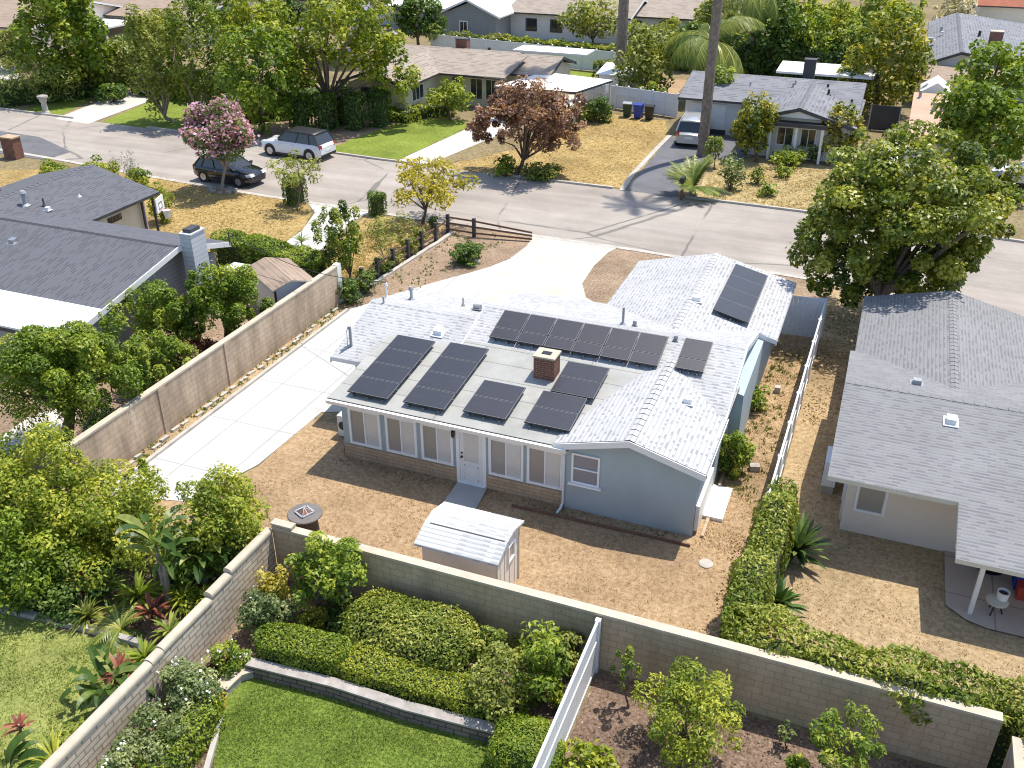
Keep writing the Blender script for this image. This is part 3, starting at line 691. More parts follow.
# neighbour on the left
sheet('neighbour_yard', [(-60, 17), (-21.3, 17), (-21.3, 33), (-26, 34), (-60, 30)], .006, M['brown_dirt'])
sheet('garden_path', [(-25.30, 18.23), (-26.15, 19.03), (-26.29, 20.38), (-25.65, 21.69), (-24.56, 20.92), (-25.01, 19.21)], .016, M['far_drive'], .05)
sheet('dry_lawn', [(-32.72, 33.67), (-30.59, 37.78), (-28.37, 35.38), (-27.72, 37.83), (-27.80, 40.17), (-28.77, 42.89), (-30.11, 44.41), (-33.30, 44.74), (-42.40, 46.14), (-46.06, 45.64), (-51.61, 42.98), (-41.51, 33.48)], .009, M['dry_grass'], .12)
sheet('dry_lawn', [(-23.33, 34.69), (-24.82, 38.23), (-25.51, 41.40), (-25.99, 43.98), (-22.49, 43.60), (-21.02, 43.50), (-21.08, 40.75), (-20.83, 33.47), (-21.54, 33.19)], .009, M['dry_grass'], .12)
sheet('driveway_left', [(-27.76, 37.36), (-27.63, 38.32), (-27.79, 40.34), (-28.70, 43.09), (-30.01, 44.45), (-28.75, 44.76), (-25.85, 44.40), (-26.05, 42.54), (-25.48, 39.33), (-25.09, 37.54), (-25.41, 35.72), (-26.49, 33.07), (-28.11, 34.39)], .016, M['drive'])
# bottom yards
sheet('lawn', [(-40, 6), (-13.3, 6), (-13.25, 13.4), (-14.98, 12.84), (-19.28, 12.56), (-40, 16)], .01, M['lawn_pale'], .05)
sheet('planting_bed', [(-40, 17.5), (-13.2, 17.5), (-13.2, 12.5), (-14.64, 12.79), (-19.22, 12.51), (-40, 16)], .005, M['mulch'])
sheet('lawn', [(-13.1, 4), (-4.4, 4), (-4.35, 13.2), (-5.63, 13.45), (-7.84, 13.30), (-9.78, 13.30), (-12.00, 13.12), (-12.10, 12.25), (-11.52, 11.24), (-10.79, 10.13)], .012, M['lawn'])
sheet('planting_bed', [(-13.1, 4), (-4.35, 4), (-4.25, 16.4), (-13.1, 16.4)], .005, M['mulch'])
sheet('mulch_bed', [(-4.2, 4), (30, 4), (30, 16.3), (-4.2, 16.3)], .007, M['mulch'])
# across the street
sheet('far_driveway', [(-58.52, 54.63), (-55.08, 54.33), (-55.96, 62.15), (-59.03, 64.57), (-60.51, 64.83)], .016, M['far_drive'])
sheet('far_lawn', [(-62.89, 55.33), (-58.76, 54.87), (-60.90, 61.39), (-63.56, 60.33)], .01, M['lawn_far'])
sheet('far_lawn', [(-54.56, 55.19), (-46.35, 54.34), (-47.01, 59.50), (-50.40, 63.19), (-55.94, 63.34)], .01, M['lawn_far'])
sheet('far_bed', [(-46.35, 54.34), (-34.32, 54.03), (-32.73, 65.13), (-51.68, 66.23)], .007, M['brown_dirt'])
sheet('far_lawn', [(-35.02, 54.55), (-34.32, 54.03), (-29.38, 54.17), (-28.37, 65.51), (-31.53, 65.26), (-33.91, 63.32)], .013, M['lawn_far'], .15)
sheet('far_driveway', [(-29.26, 54.22), (-27.08, 53.60), (-24.63, 68.31), (-22.73, 77.63), (-27.36, 75.80), (-28.25, 65.23)], .016, M['far_drive'])
sheet('far_dry_lawn', [(-26.23, 53.45), (-22.99, 59.83), (-21.70, 71.56), (-15.62, 70.86), (-13.88, 65.67), (-14.06, 60.21), (-14.12, 53.73), (-20.36, 53.01)], .01, M['dry_grass'], .15)
sheet('far_asphalt_driveway', [(-13.80, 53.44), (-10.91, 52.95), (-10.70, 56.81), (-10.88, 61.96), (-8.31, 62.47), (-8.60, 67.17), (-12.52, 68.58), (-14.26, 66.10), (-14.05, 61.49), (-13.97, 57.34)], .016, M['asphalt'])
mb = MB(); mb.strip([(-13.85, 53.21), (-14.10, 56.37), (-14.13, 59.43), (-14.16, 63.31), (-14.13, 66.74)], 0, .3, 0, .05); setting(mb.build('far_driveway_edge', M['kerb']))
sheet('far_dry_lawn', [(-9.87, 52.97), (-10.21, 61.22), (-7.47, 63.31), (-1.77, 62.61), (-0.52, 52.60)], .01, M['dry_grass2'], .15)
sheet('far_lawn', [(-29.56, 80.56), (-31.33, 86.69), (-25.55, 86.92), (-23.60, 82.00)], .01, M['lawn_far'])
sheet('far_lawn', [(-36.21, 127.46), (-31.61, 129.27), (-33.83, 138.03), (-38.73, 136.10)], .01, M['lawn_far'])
sheet('far_lawn', [(-15.63, 117.02), (-2.72, 119.07), (-3.80, 141.24), (-19.03, 139.43)], .01, M['lawn_far'])
sheet('pale_concrete', [(-27.89, 117.01), (-22.01, 114.50), (-16.56, 123.16), (-22.70, 149.54), (-34.81, 144.77)], .01, M['far_drive'])
sheet('pale_concrete', [(7.25, 115.99), (14.83, 113.88), (17.41, 141.85), (10.56, 141.01)], .01, M['far_drive'])
sheet('pale_concrete', [(-68.33, 55.75), (-67.07, 58.95), (-76.63, 68.85), (-84.33, 70.14)], .011, M['far_drive'])
sheet('far_bare_ground', [(-19.36, 77.75), (-16.80, 76.80), (-17.09, 86.39), (-20.60, 85.95)], .01, M['straw'])

# ------------------------------------------------------------------ generic building pieces
def window(parent, side, plane, a0, a1, z0, z1, panes, frame='frame_white', fw=.06, dep=.05, sill=False):
    """framed window on a wall; side is the way it faces; panes = [(from, to, material)] along the width in 0..1"""
    mb = MB(); sg = {'y-': -1, 'y+': 1, 'x+': 1, 'x-': -1}[side]
    def bx(b, u0, u1, v0, v1, d0, d1):
        p0, p1 = plane + sg * d0, plane + sg * d1
        if side[0] == 'y': b.box(u0, u1, p0, p1, v0, v1)
        else: b.box(p0, p1, u0, u1, v0, v1)
    bx(mb, a0, a1, z0, z0 + fw, -.02, dep); bx(mb, a0, a1, z1 - fw, z1, -.02, dep); bx(mb, a0, a0 + fw, z0 + fw, z1 - fw, -.02, dep); bx(mb, a1 - fw, a1, z0 + fw, z1 - fw, -.02, dep)
    iw = a1 - a0 - 2 * fw
    for f0, f1, m in panes[:-1]:
        if isinstance(f1, float): u = a0 + fw + f1 * iw; bx(mb, u - .022, u + .022, z0 + fw, z1 - fw, -.02, dep * .8)
    if sill: bx(mb, a0 - .08, a1 + .08, z0 - .06, z0 - .002, -.02, dep + .06)
    w_ = mb.build('window', M[frame], parent)
    for f0, f1, m in panes:
        pb = MB(); bx(pb, a0 + fw + f0 * iw + .022, a0 + fw + f1 * iw - .022, z0 + fw, z1 - fw, -.015, .014); pb.build('pane', M[m], w_)
    return w_
def gable_roof(parent, axis, a0, a1, u0, u1, ze, zr, mat, t=.14, um=None, fascia=None, name='roof', edge='dark_trim'):
    """gable roof: ridge along axis from a0 to a1, eaves at u0 and u1"""
    um = (u0 + u1) / 2 if um is None else um; mb = MB(); P = (lambda a, u, z: (a, u, z)) if axis == 'x' else (lambda a, u, z: (u, a, z))
    mb.slab([P(a0, u0, ze), P(a1, u0, ze), P(a1, um, zr), P(a0, um, zr)], t, 0, 1); mb.slab([P(a0, u1, ze), P(a1, u1, ze), P(a1, um, zr), P(a0, um, zr)], t, 0, 1)
    k = max(2, int((a1 - a0) / .3))
    for i in range(k):
        b0 = a0 + (a1 - a0) * i / k; b1 = a0 + (a1 - a0) * (i + .93) / k
        for s_ in (-1, 1):
            mb.slab([P(b0, um + s_ * .15, zr + .012 - (.15 * (zr - ze) / abs(u1 - um if s_ > 0 else um - u0))), P(b1, um + s_ * .15, zr + .002 - (.15 * (zr - ze) / abs(u1 - um if s_ > 0 else um - u0))), P(b1, um, zr + .012), P(b0, um, zr + .022)], .02, 0, 1)
    r_ = mb.build(name, [M[mat], M[edge]], parent)
    if fascia:
        for a in (a0, a1):
            fb = MB(); o0, o1 = (a - .035, a) if a == a0 else (a, a + .035)
            fb.extr([(u0, ze - .02), (um, zr - .02), (um, zr - .22), (u0, ze - .22)], axis, o0, o1); fb.extr([(u1, ze - .02), (um, zr - .02), (um, zr - .22), (u1, ze - .22)], axis, o0, o1)
            fb.build('fascia', M[fascia], r_)
    return r_
def gable_walls(parent, axis, a0, a1, u0, u1, ze, zr, mat, name='wall', um=None):
    um = (u0 + u1) / 2 if um is None else um; mb = MB(); mb.extr([(u0, -.05), (u1, -.05), (u1, ze), (um, zr), (u0, ze)], axis, a0, a1); return mb.build(name, M[mat], parent)
def pipe(parent, x, y, z, h, r=.05, mat='steel', capped=False, name='vent_pipe'):
    mb = MB(); mb.tube([(x, y, z - .1), (x, y, z + h)], r, 8)
    if capped: mb.lathe([(r * 1.7, 0), (r * 1.9, .03), (r * 1.2, .14)], (x, y, z + h), 10)
    mb.lathe([(r * 2.6, 0), (r * 1.2, .09)], (x, y, z - .02), 10)
    return mb.build(name, M[mat], parent)
def roofvent(parent, x, y, z, slope=.25, s=.3, mat='white', name='roof_vent'):
    mb = MB(); mb.obox((x, y, z + .03), (s * .75, 0, 0), (0, s * .75, s * .75 * slope), (0, 0, .012)); mb.obox((x, y, z + .11), (s * .5, 0, 0), (0, s * .45, s * .45 * slope), (0, 0, .08)); return mb.build(name, M[mat], parent)
def stack(parent, x0, x1, y0, y1, z0, z1, mat, cap='cap', flue=True):
    mb = MB(); mb.box(x0, x1, y0, y1, z0, z1); c = mb.build('chimney', M[mat], parent)
    b = MB(); b.box(x0 - .03, x1 + .03, y0 - .03, y1 + .03, z1, z1 + .055); k = b.build('chimney_cap', M[cap], c)
    if flue:
        b = MB(); mx, my = (x0 + x1) / 2, (y0 + y1) / 2; b.box(mx - .15, mx + .15, my - .1, my + .1, z1 + .05, z1 + .075); b.build('flue', M['black'], c)
    return c

# ------------------------------------------------------------------ the blue grey house
H = thing('house', 'blue grey ranch house with white shingle roof and black solar panels in the middle', 'house', (-9, 22.4, 0))
b = MB(); b.box(-14.7, -7.12, 22.4, 26.6, .55, 2.32); b.box(-14.7, -10.66, 22.4, 22.5, -.05, .55); b.box(-9.66, -7.12, 22.4, 22.5, -.05, .55)
b.box(-15.6, -3.15, 24.9, 30.6, -.05, 2.34)
b.build('wall', M['stucco_blue'], H)
gable_walls(H, 'y', 22.32, 27, -7.1, -3.2, 2.3, 2.93, 'stucco_blue', um=-5.1)
gable_walls(H, 'y', 27, 36.3, -8.3, -2.75, 2.3, 3.02, 'stucco_blue', um=-5.5)
gable_walls(H, 'x', -12.2, -3.1, 24.8, 31.4, 2.32, 3.22, 'stucco_blue', um=28.2)
b = MB(); b.box(-14.72, -10.66, 22.36, 22.4, -.05, .5); b.box(-9.66, -7.14, 22.36, 22.4, -.05, .5); b.box(-14.74, -14.7, 22.36, 26, -.05, .5); b.build('brick_base', M['brick_tan'], H)
# roofs
gable_roof(H, 'x', -16.2, -12.1, 24.35, 30.5, 2.42, 3.28, 'roof_white', um=27.4, fascia='white', edge='white')
gable_roof(H, 'x', -12.1, -2.98, 24.5, 32.0, 2.42, 3.42, 'roof_white', um=28.25, fascia='white', edge='white')
b = MB(); b.slab([(-8.75, 36.75, 2.4), (-8.75, 29.2, 2.4), (-5.55, 29.2, 3.2), (-5.55, 36.75, 3.2)], .14, 0, 1); b.slab([(-2.3, 31.3, 2.4), (-2.3, 36.75, 2.4), (-5.55, 36.75, 3.2), (-5.55, 29.0, 3.2), (-3.0, 31.25, 2.573)], .14, 0, 1)
for i in range(24): b.slab([(-5.68, 29.3 + i * .31, 3.182), (-5.68, 29.59 + i * .31, 3.175), (-5.55, 29.59 + i * .31, 3.212), (-5.55, 29.3 + i * .31, 3.222)], .02); b.slab([(-5.42, 29.3 + i * .31, 3.182), (-5.42, 29.59 + i * .31, 3.175), (-5.55, 29.59 + i * .31, 3.212), (-5.55, 29.3 + i * .31, 3.222)], .02)
r_ = b.build('roof', [M['roof_white'], M['white']], H)
b = MB(); b.extr([(-5.55, 3.17), (-2.3, 2.37), (-2.3, 2.17), (-5.55, 2.97)], 'y', 36.75, 36.79); b.build('fascia', M['white'], r_); b = MB(); b.extr([(-5.55, 3.17), (-8.75, 2.37), (-8.75, 2.17), (-5.55, 2.97)], 'y', 36.75, 36.79)
b.build('fascia', M['white'], r_); b = MB(); b.extr([(-3.0, 2.55), (-2.3, 2.378), (-2.3, 2.2), (-3.0, 2.37)], 'y', 31.25, 31.29); b.build('fascia', M['white'], r_)
gable_roof(H, 'y', 21.88, 27.2, -7.35, -2.93, 2.5, 3.1, 'roof_white', um=-5.12, fascia='white')
b = MB(); pz = lambda y: 2.42 + .11 * (y - 21.9)
b.slab([(-14.85, 21.9, pz(21.9)), (-6.9, 21.9, pz(21.9)), (-5.4, 26.75, pz(26.75)), (-14.75, 26.75, pz(26.75))], .1, 0, 1); pr = b.build('roof', [M['roof_rolled'], M['dark_trim']], H)
b = MB(); b.extr([(21.78, 2.39), (21.895, 2.39), (21.895, 2.26), (21.82, 2.26)], 'x', -14.85, -6.95); b.box(-14.85, -6.95, 21.9, 21.94, 2.2, 2.32); b.build('gutter', M['white'], H)
b = MB(); b.tube([(-7.13, 21.85, 2.3), (-7.13, 22.2, 2.05), (-7.13, 22.27, 1.9), (-7.13, 22.27, .2), (-7.16, 22.1, .06), (-7.2, 21.9, .03)], .04, 8); b.build('downpipe', M['vinyl'], H)
b = MB(); b.extr([(-3.02, 2.42), (-2.9, 2.42), (-2.92, 2.31), (-3.0, 2.31)][::-1], 'y', 21.95, 25.2); b.build('gutter', M['white'], H)
# patio wall windows and door
for x0, x1 in ((-14.45, -13.3), (-13.12, -12.02), (-11.87, -10.77), (-9.58, -8.44), (-8.33, -7.18)):
    window(H, 'y-', 22.4, x0, x1, .56, 1.92, [(0, .5, 'screen'), (.5, 1, 'blind')], fw=.085)
b = MB(); b.box(-10.66, -10.55, 22.34, 22.42, 0, 2.06); b.box(-9.77, -9.66, 22.34, 22.42, 0, 2.06); b.box(-10.55, -9.77, 22.34, 22.42, 2.0, 2.06); b.box(-10.62, -9.7, 22.28, 22.4, .0, .055); b.build('door_frame', M['frame_white'], H)
b = MB(); b.box(-10.545, -9.775, 22.36, 22.4, .06, 1.995)
for (x0, x1, z0, z1) in ((-10.4, -9.92, .2, .72),):
    for (u0, u1, v0, v1) in ((x0, x1, z0, z0 + .03), (x0, x1, z1 - .03, z1), (x0, x0 + .03, z0, z1), (x1 - .03, x1, z0, z1)): b.box(u0, u1, 22.345, 22.36, v0, v1)
d_ = b.build('door', M['white'], H)
b = MB(); b.box(-10.4, -9.92, 22.35, 22.362, .86, 1.86); b.build('pane', M['blind'], d_)
b = MB(); b.tube([(-10.47, 22.36, 1.0), (-10.47, 22.29, 1.0)], .035, 8); b.tube([(-10.47, 22.36, 1.14), (-10.47, 22.33, 1.14)], .03, 8); b.build('handle', M['black'], d_)
b = MB(); b.lathe([(.02, -.1), (.05, -.06), (.06, .02), (.05, .12), (.02, .15)], (-10.74, 22.3, 1.75), 8); b.box(-10.76, -10.72, 22.3, 22.42, 1.78, 1.82); b.build('wall_lamp', M['black'], H)
window(H, 'y-', 22.32, -6.9, -6.04, 1.0, 2.04, [(0, 1, 'bathglass')], fw=.06, sill=True)
b = MB(); b.box(-6.84, -6.1, 22.275, 22.312, 1.5, 1.545); b.build('window_rail', M['frame_white'], H)
b = MB(); b.box(-5.35, -4.85, 22.3, 22.325, 2.5, 2.66); b.build('gable_vent', M['stucco_blue'], H)
window(H, 'x+', -3.15, 28.5, 29.6, .9, 2.0, [(0, .5, 'glass'), (.5, 1, 'glass')])
b = MB(); b.tube([(-3.1, 24.9, 2.4), (-3.08, 25.2, 1.6), (-3.08, 26.3, 1.5), (-3.08, 26.6, .1)], .03, 6); b.tube([(-2.72, 33, 1.5), (-3.05, 29.5, 1.5)], .02, 6); b.build('conduit', M['steel'], H)
# chimney, pipes, vents
stack(H, -9.08, -8.4, 24.9, 25.5, 2.7, 3.5, 'brick_red')
b = MB(); b.tube([(-15.75, 25.0, 2.5), (-15.75, 25.0, 3.35)], .05, 8); b.tube([(-15.75, 25.0, 3.28), (-15.83, 25.0, 3.28)], .06, 8); b.tube([(-15.75, 25.0, 2.68), (-15.95, 24.6, 2.6)], .025, 6); b.tube([(-15.88, 25.0, 3.2), (-15.86, 24.95, 2.6)], .012, 5); b.build('service_mast', M['grey_metal'], H)
pipe(H, -7.19, 28.5, 3.38, .62, .045, 'grey_metal'); pipe(H, -15.7, 27.32, 3.2, .3, .035, 'grey_metal')
pipe(H, -16.0, 28.1, 3.12, .42, .035, 'white', True); pipe(H, -15.2, 28.5, 3.0, .36, .055, 'grey_metal', True); pipe(H, -13.3, 28.9, 2.9, .3, .03, 'grey_metal')
roofvent(H, -13.05, 26.3, 2.97, .25, .3, 'vinyl'); roofvent(H, -12.6, 28.6, 2.98, -.27, .25, 'steel'); roofvent(H, -5.35, 31.9, 3.13, 0, .3, 'white'); roofvent(H, -4.15, 25.0, 2.82, 0, .26, 'white'); roofvent(H, -5.25, 28.0, 3.35, .25, .12, 'grey_metal'); roofvent(H, -6.8, 28.6, 3.33, -.27, .12, 'grey_metal')
# solar panels
def solar(x0, x1, y0, y1, zf, tilt=(0, 0), nx=1, ny=1, gap=.028, rows=None):
    """panels on a roof plane: zf(x, y) gives the roof height; rows = relative depths"""
    rows = rows or [1. / ny] * ny; tot = sum(rows); yy = y0
    for j, rr in enumerate(rows):
        h = (y1 - y0) * rr / tot
        for i in range(nx):
            a0 = x0 + (x1 - x0) * i / nx + gap / 2; a1 = x0 + (x1 - x0) * (i + 1) / nx - gap / 2; b0, b1 = yy + gap / 2, yy + h - gap / 2
            q = [(a0, b0), (a1, b0), (a1, b1), (a0, b1)]
            P = [Vector((x, y, zf(x, y) + .2)) for x, y in q]; mb = MB(); mb.slab(P, .045, 1, 2)
            c = sum(P, Vector()) / 4; I = [(p.x + math.copysign(.02, c.x - p.x), p.y + math.copysign(.02, c.y - p.y)) for p in P]; I = [Vector((x, y, zf(x, y) + .204)) for x, y in I]
            mb.face(I, [((p.x - a0), (p.y - b0)) for p in I], 0)
            mb.build('solar_panel', [M['solar'], M['alu'], M['black']], H)
        yy += h
    rb = MB(); ym = [y0 + .12, y1 - .25]
    for i in range(nx * 2 + 1):
        x = x0 + .2 + (x1 - x0 - .4) * i / (nx * 2)
        rb.bar((x, y0 - .03, zf(x, y0) + .08), (x, y1 - .05, zf(x, y1) + .08), .04, .05)
        rb.box(x - .03, x + .03, y0 + .05, y0 + .12, zf(x, y0) - .05, zf(x, y0) + .09)
    rb.build('panel_rail', M['alu_bright'], H)
fp = lambda x, y: pz(y)
solar(-14.28, -12.84, 22.16, 25.64, fp, nx=1, ny=4); solar(-12.36, -10.94, 22.2, 25.75, fp, nx=1, ny=4); solar(-10.42, -9.0, 22.34, 24.07, fp, nx=1, ny=2)
solar(-8.26, -6.84, 24.13, 25.87, fp, nx=1, ny=2); solar(-8.46, -7.02, 22.4, 24.1, fp, nx=1, ny=2)
fm = lambda x, y: 2.42 + (y - 24.5) * 1.0 / 3.75
solar(-11.25, -5.45, 26.42, 27.86, fm, nx=6, rows=[.52, .92]); solar(-4.94, -4.01, 26.5, 27.95, fm, nx=1, rows=[.52, .92])
solar(-4.66, -3.36, 31.3, 35.95, lambda x, y: 3.2 - (x + 5.55) * .8 / 3.25, nx=1, ny=4, gap=.004)
b = MB(); b.box(-3.18, -2.5, 23.3, 25.0, 0, .12); b.box(-3.19, -3.08, 22.45, 24.6, .12, 1.0); b.build('side_pad_and_lit_strip', M['white'], H)  # concrete pad, plus a white slab painted as the sunlit wall face
b = MB(); b.box(-15.5, -15.1, 23.3, 24.1, .06, .85); ac = tag(b.build('air_conditioner', M['vinyl']), 'white outdoor air conditioner standing at the left end of the blue grey house', 'air conditioner')
b = MB(); b.tube([(-15.3, 23.305, .48), (-15.3, 23.285, .48)], .16, 16); b.tube([(-15.3, 23.285, .48), (-15.3, 23.275, .48)], .05, 10); b.build('fan', M['black'], ac, world=False)
b = MB(); b.box(-15.48, -15.12, 23.4, 23.5, 0, .06); b.build('foot', M['grey_metal'], ac, world=False); b = MB(); b.box(-15.48, -15.12, 23.9, 24.0, 0, .06); b.build('foot', M['grey_metal'], ac, world=False)

# ------------------------------------------------------------------ garden walls and fences
def wall_run(name, label, line, w0, h, mat, cap_h=.06, cap='cap', cap_over=.02, w=.2, pil=None, cat='wall'):
    t = thing(name, label, cat, (line[0][0], line[0][1], 0)); b = MB(); b.strip(line, 0, w, -.05, h); b.build('wall', M[mat], t)
    b = MB(); b.strip(line, -cap_over, w + cap_over, h + .002, h + cap_h); b.build('wall_cap', M[cap], t)
    return t
t = wall_run('block_wall', 'long shaded block wall with pale cap along the back of the dirt yard', [(-13.3, 16.42), (4.35, 16.42)], 0, 1.69, 'block', .06)
b = MB(); b.box(-13.3, -12.7, 16.42, 16.62, 1.752, 1.80); b.build('wall', M['block'], t); b = MB(); b.box(-13.32, -12.68, 16.4, 16.64, 1.802, 1.86); b.build('wall_cap', M['cap'], t)
t = thing('block_wall', 'pale slump block wall stepping down beside the bottom left lawn', 'wall', (-13.2, 16, 0))
for y0, y1, h in ((16.4, 14.6, 1.56), (14.6, 13.8, 1.44), (13.8, 12.0, 1.30), (12.0, 11.6, 1.26), (11.6, 5, 1.22)):
    b = MB(); b.box(-13.5, -13.3, y1, y0, -.05, h); b.build('wall', M['slump'], t)
    b = MB(); r_ = .125; b.extr([(-13.4 + r_ * math.cos(a) * 1.0, h + .05 + r_ * .75 * math.sin(a)) for a in [math.pi * i / 8 for i in range(9)]] + [(-13.525, h + .002), (-13.275, h + .002)], 'y', y1 + .004, y0 - .004); b.build('wall_cap', M['cap'], t)
t = wall_run('block_wall', 'long pinkish block wall along the left side of the concrete driveway', [(-21.1, 17.2), (-21.1, 32.9)], 0, 1.72, 'block_pink', .07)
b = MB(); b.box(-21.32, -21.08, 32.9, 33.2, -.05, 1.82); b.build('end_post', M['white'], t)
b = MB(); b.box(-21.34, -21.06, 24.9, 25.3, -.05, 1.76); b.box(-21.34, -21.06, 21.3, 21.65, -.05, 1.76); b.build('pilaster', M['block_pink'], t)
rs = random.Random(4)
for i in range(26):
    b = MB(); y = 18 + i * .56 + rs.uniform(-.1, .1); x = -20.85 + rs.uniform(-.1, .06); w_ = rs.uniform(.12, .22); b.prism([(x - .06, y), (x + .05, y + .02), (x + .07, y + w_ * 2), (x - .05, y + w_ * 1.9)], 0, rs.uniform(.06, .12))
    tag(b.build('edging_stone', M['kerb']), 'pale loose stone along the foot of the pinkish wall', 'stone', 'loose stones edging the planter strip')
def vinyl_fence(label, a, b_, h, n, mat='vinyl', posts=True, cat='fence', board=.18, rails=(.1, .62, .97), caps=True):
    a, b_ = Vector(a), Vector(b_); d = (b_ - a); L = d.length; d.normalize(); nrm = Vector((-d.y, d.x)); rz = math.atan2(d.y, d.x)
    t = thing('vinyl_fence' if cat == 'fence' else 'gate', label, cat, (a.x, a.y, 0), rz)
    mb = MB(); k = int(L / board)
    for i in range(k): mb.box(L * i / k + .004, L * (i + 1) / k - .004, -.012, .012, .06, h - .04)
    mb.build('panel', M[mat], t, world=False)
    for r in rails: mb = MB(); mb.box(0, L, -.03, .03, h * r - .05, h * r + .05); mb.build('rail', M[mat], t, world=False)
    if posts:
        for i in range(n + 1):
            mb = MB(); x = L * i / n; mb.box(x - .065, x + .065, -.065, .065, -.05, h + (.05 if caps else 0)); caps and mb.lathe([(.1, 0), (.09, .03), (.0, .08)], (x, 0, h + .05), 4, smooth=False); mb.build('post', M[mat], t, world=False)
    return t
vinyl_fence('long white vinyl fence running from the hedge to the street side at right', (-1.28, 22.8), (-1.1, 37.2), 1.72, 7, caps=False)
vinyl_fence('grey shaded vinyl gate closing the side yard beside the garage roof', (-2.7, 36.9), (-1.2, 37.0), 1.78, 1, 'greyvinyl', cat='gate', caps=False, rails=(.97,))
vinyl_fence('white vinyl fence between the bottom lawn and the mulch bed', (-4.26, 16.3), (-4.15, 5.5), 1.66, 1, caps=False)
# shed in the back yard
t = thing('shed', 'pale plastic garden shed with white ridged roof inside the back wall', 'shed', (-8.3, 18, 0))
b = MB(); b.extr([(17.28, 0), (18.86, 0), (18.86, 1.72), (18.2, 1.96), (17.75, 1.94), (17.28, 1.74)], 'x', -9.32, -7.24); b.build('wall', M['shedwall'] if 'shedwall' in M else M['cream'], t)
b = MB(); ridges = [(17.12, 1.74), (17.76, 1.97), (18.22, 2.02), (18.98, 1.8)]
def shed_roof(p, q, k):
    n = k
    for i in range(n):
        f0, f1 = i / n, (i + .96) / n; y0 = p[0] + (q[0] - p[0]) * f0; y1 = p[0] + (q[0] - p[0]) * f1; z0 = p[1] + (q[1] - p[1]) * f0; z1 = p[1] + (q[1] - p[1]) * f1
        b.slab([(-9.46, y0, z0 + .03), (-7.12, y0, z0 + .03), (-7.12, y1, z1 + .045), (-9.46, y1, z1 + .045)], .06)
shed_roof(ridges[0], ridges[1], 5); shed_roof(ridges[1], ridges[2], 2); shed_roof(ridges[2], ridges[3], 4); b.build('roof', M['roof_shed'], t)
b = MB(); b.box(-9.3, -7.2, 17.75, 17.79, 1.98, 2.02); b.build('roof_joint', M['dark_trim'], t)
window(t, 'x+', -7.24, 18.05, 18.5, 1.05, 1.6, [(0, 1, 'screen')], fw=.05)
b = MB(); b.box(-7.24, -7.2, 17.28, 17.34, 0, 1.7); b.box(-7.24, -7.2, 18.8, 18.86, 0, 1.7)
for y in (17.55, 17.85, 18.2, 18.55): b.box(-7.24, -7.228, y - .012, y + .012, .05, 1.7 if y > 18 else 1.75)
b.build('wall_trim', M['cream'], t)
# fire pit table
t = thing('fire_pit', 'round dark fire pit table with a square mesh lid on the dirt', 'fire pit', (-13.7, 18.45, 0))
b = MB(); b.lathe([(.34, 0), (.37, .06), (.35, .3), (.36, .60)], (0, 0, 0), 24); b.build('base', M['rust_dark'] if 'rust_dark' in M else M['dark_trim'], t, world=False)
b = MB(); b.lathe([(.46, .60), (.505, .615), (.505, .65), (.48, .67), (.3, .675)], (0, 0, 0), 32); b.build('table_top', M['pit_top'], t, world=False)
b = MB(); a = .28
for i in range(4):
    c0, c1 = [Vector((a * math.cos(R(20 + 90 * k)), a * math.sin(R(20 + 90 * k)), .70)) for k in (i, i + 1)]; b.bar(c0, c1, .05, .05)
    b.bar(c0, (0, 0, .85), .016, .016); b.bar((c0 + c1) / 2, (0, 0, .85), .01, .01)
b.build('lid_frame', M['lid_steel'], t, world=False)
b = MB(); pts = [Vector((.26 * math.cos(R(20 + 90 * k)), .26 * math.sin(R(20 + 90 * k)), .71)) for k in range(4)]
for i in range(4): b.face([pts[i], pts[(i + 1) % 4], (0, 0, .84)])
b.build('lid', M['rust'], t, world=False)
# edging boards and small things on the ground
def board(label, p, q, w=.09, h=.09, mat='timber', cat='board', name='edging_board'):
    b = MB(); b.bar((p[0], p[1], h / 2), (q[0], q[1], h / 2), w, h); return tag(b.build(name, M[mat]), label, cat)
board('brown board lying along the bed under the blue gable wall', (-8.57, 21.75), (-3.14, 21.83), .05, .1, 'fence_wood')
board('weathered board edging the side yard below the green bush', (-2.91, 22.36), (-2.92, 25.87))
board('weathered board edging the side yard above the green bush', (-2.84, 28.62), (-2.83, 30.44))
board('pale timber lying beside the long white fence in side yard', (-3.04, 32.69), (-3.02, 35.03))
b = MB(); b.lathe([(.0, 0), (.2, .0), (.2, .03), (.17, .045)][1:], (*(-2.57, 21.25), 0), 20); tag(b.build('drain_cover', M['kerb']), 'round pale drain cover lying in the dirt by the hedge', 'drain cover')
b = MB(); b.box(-.16, .16, -.12, .12, 0, .2); o = b.build('stone', M['stone']); o.location = (*(-2.06, 26.45), 0); o.rotation_euler = (0, 0, .3); tag(o, 'brown brick lying in the side yard beside the green bush', 'brick')
b = MB(); b.box(-.1, .1, -.12, .12, 0, .24); o = b.build('stone', M['kerb']); o.location = (*(-2.08, 31.91), 0); tag(o, 'small pale block standing in the side yard near the long white fence', 'block')

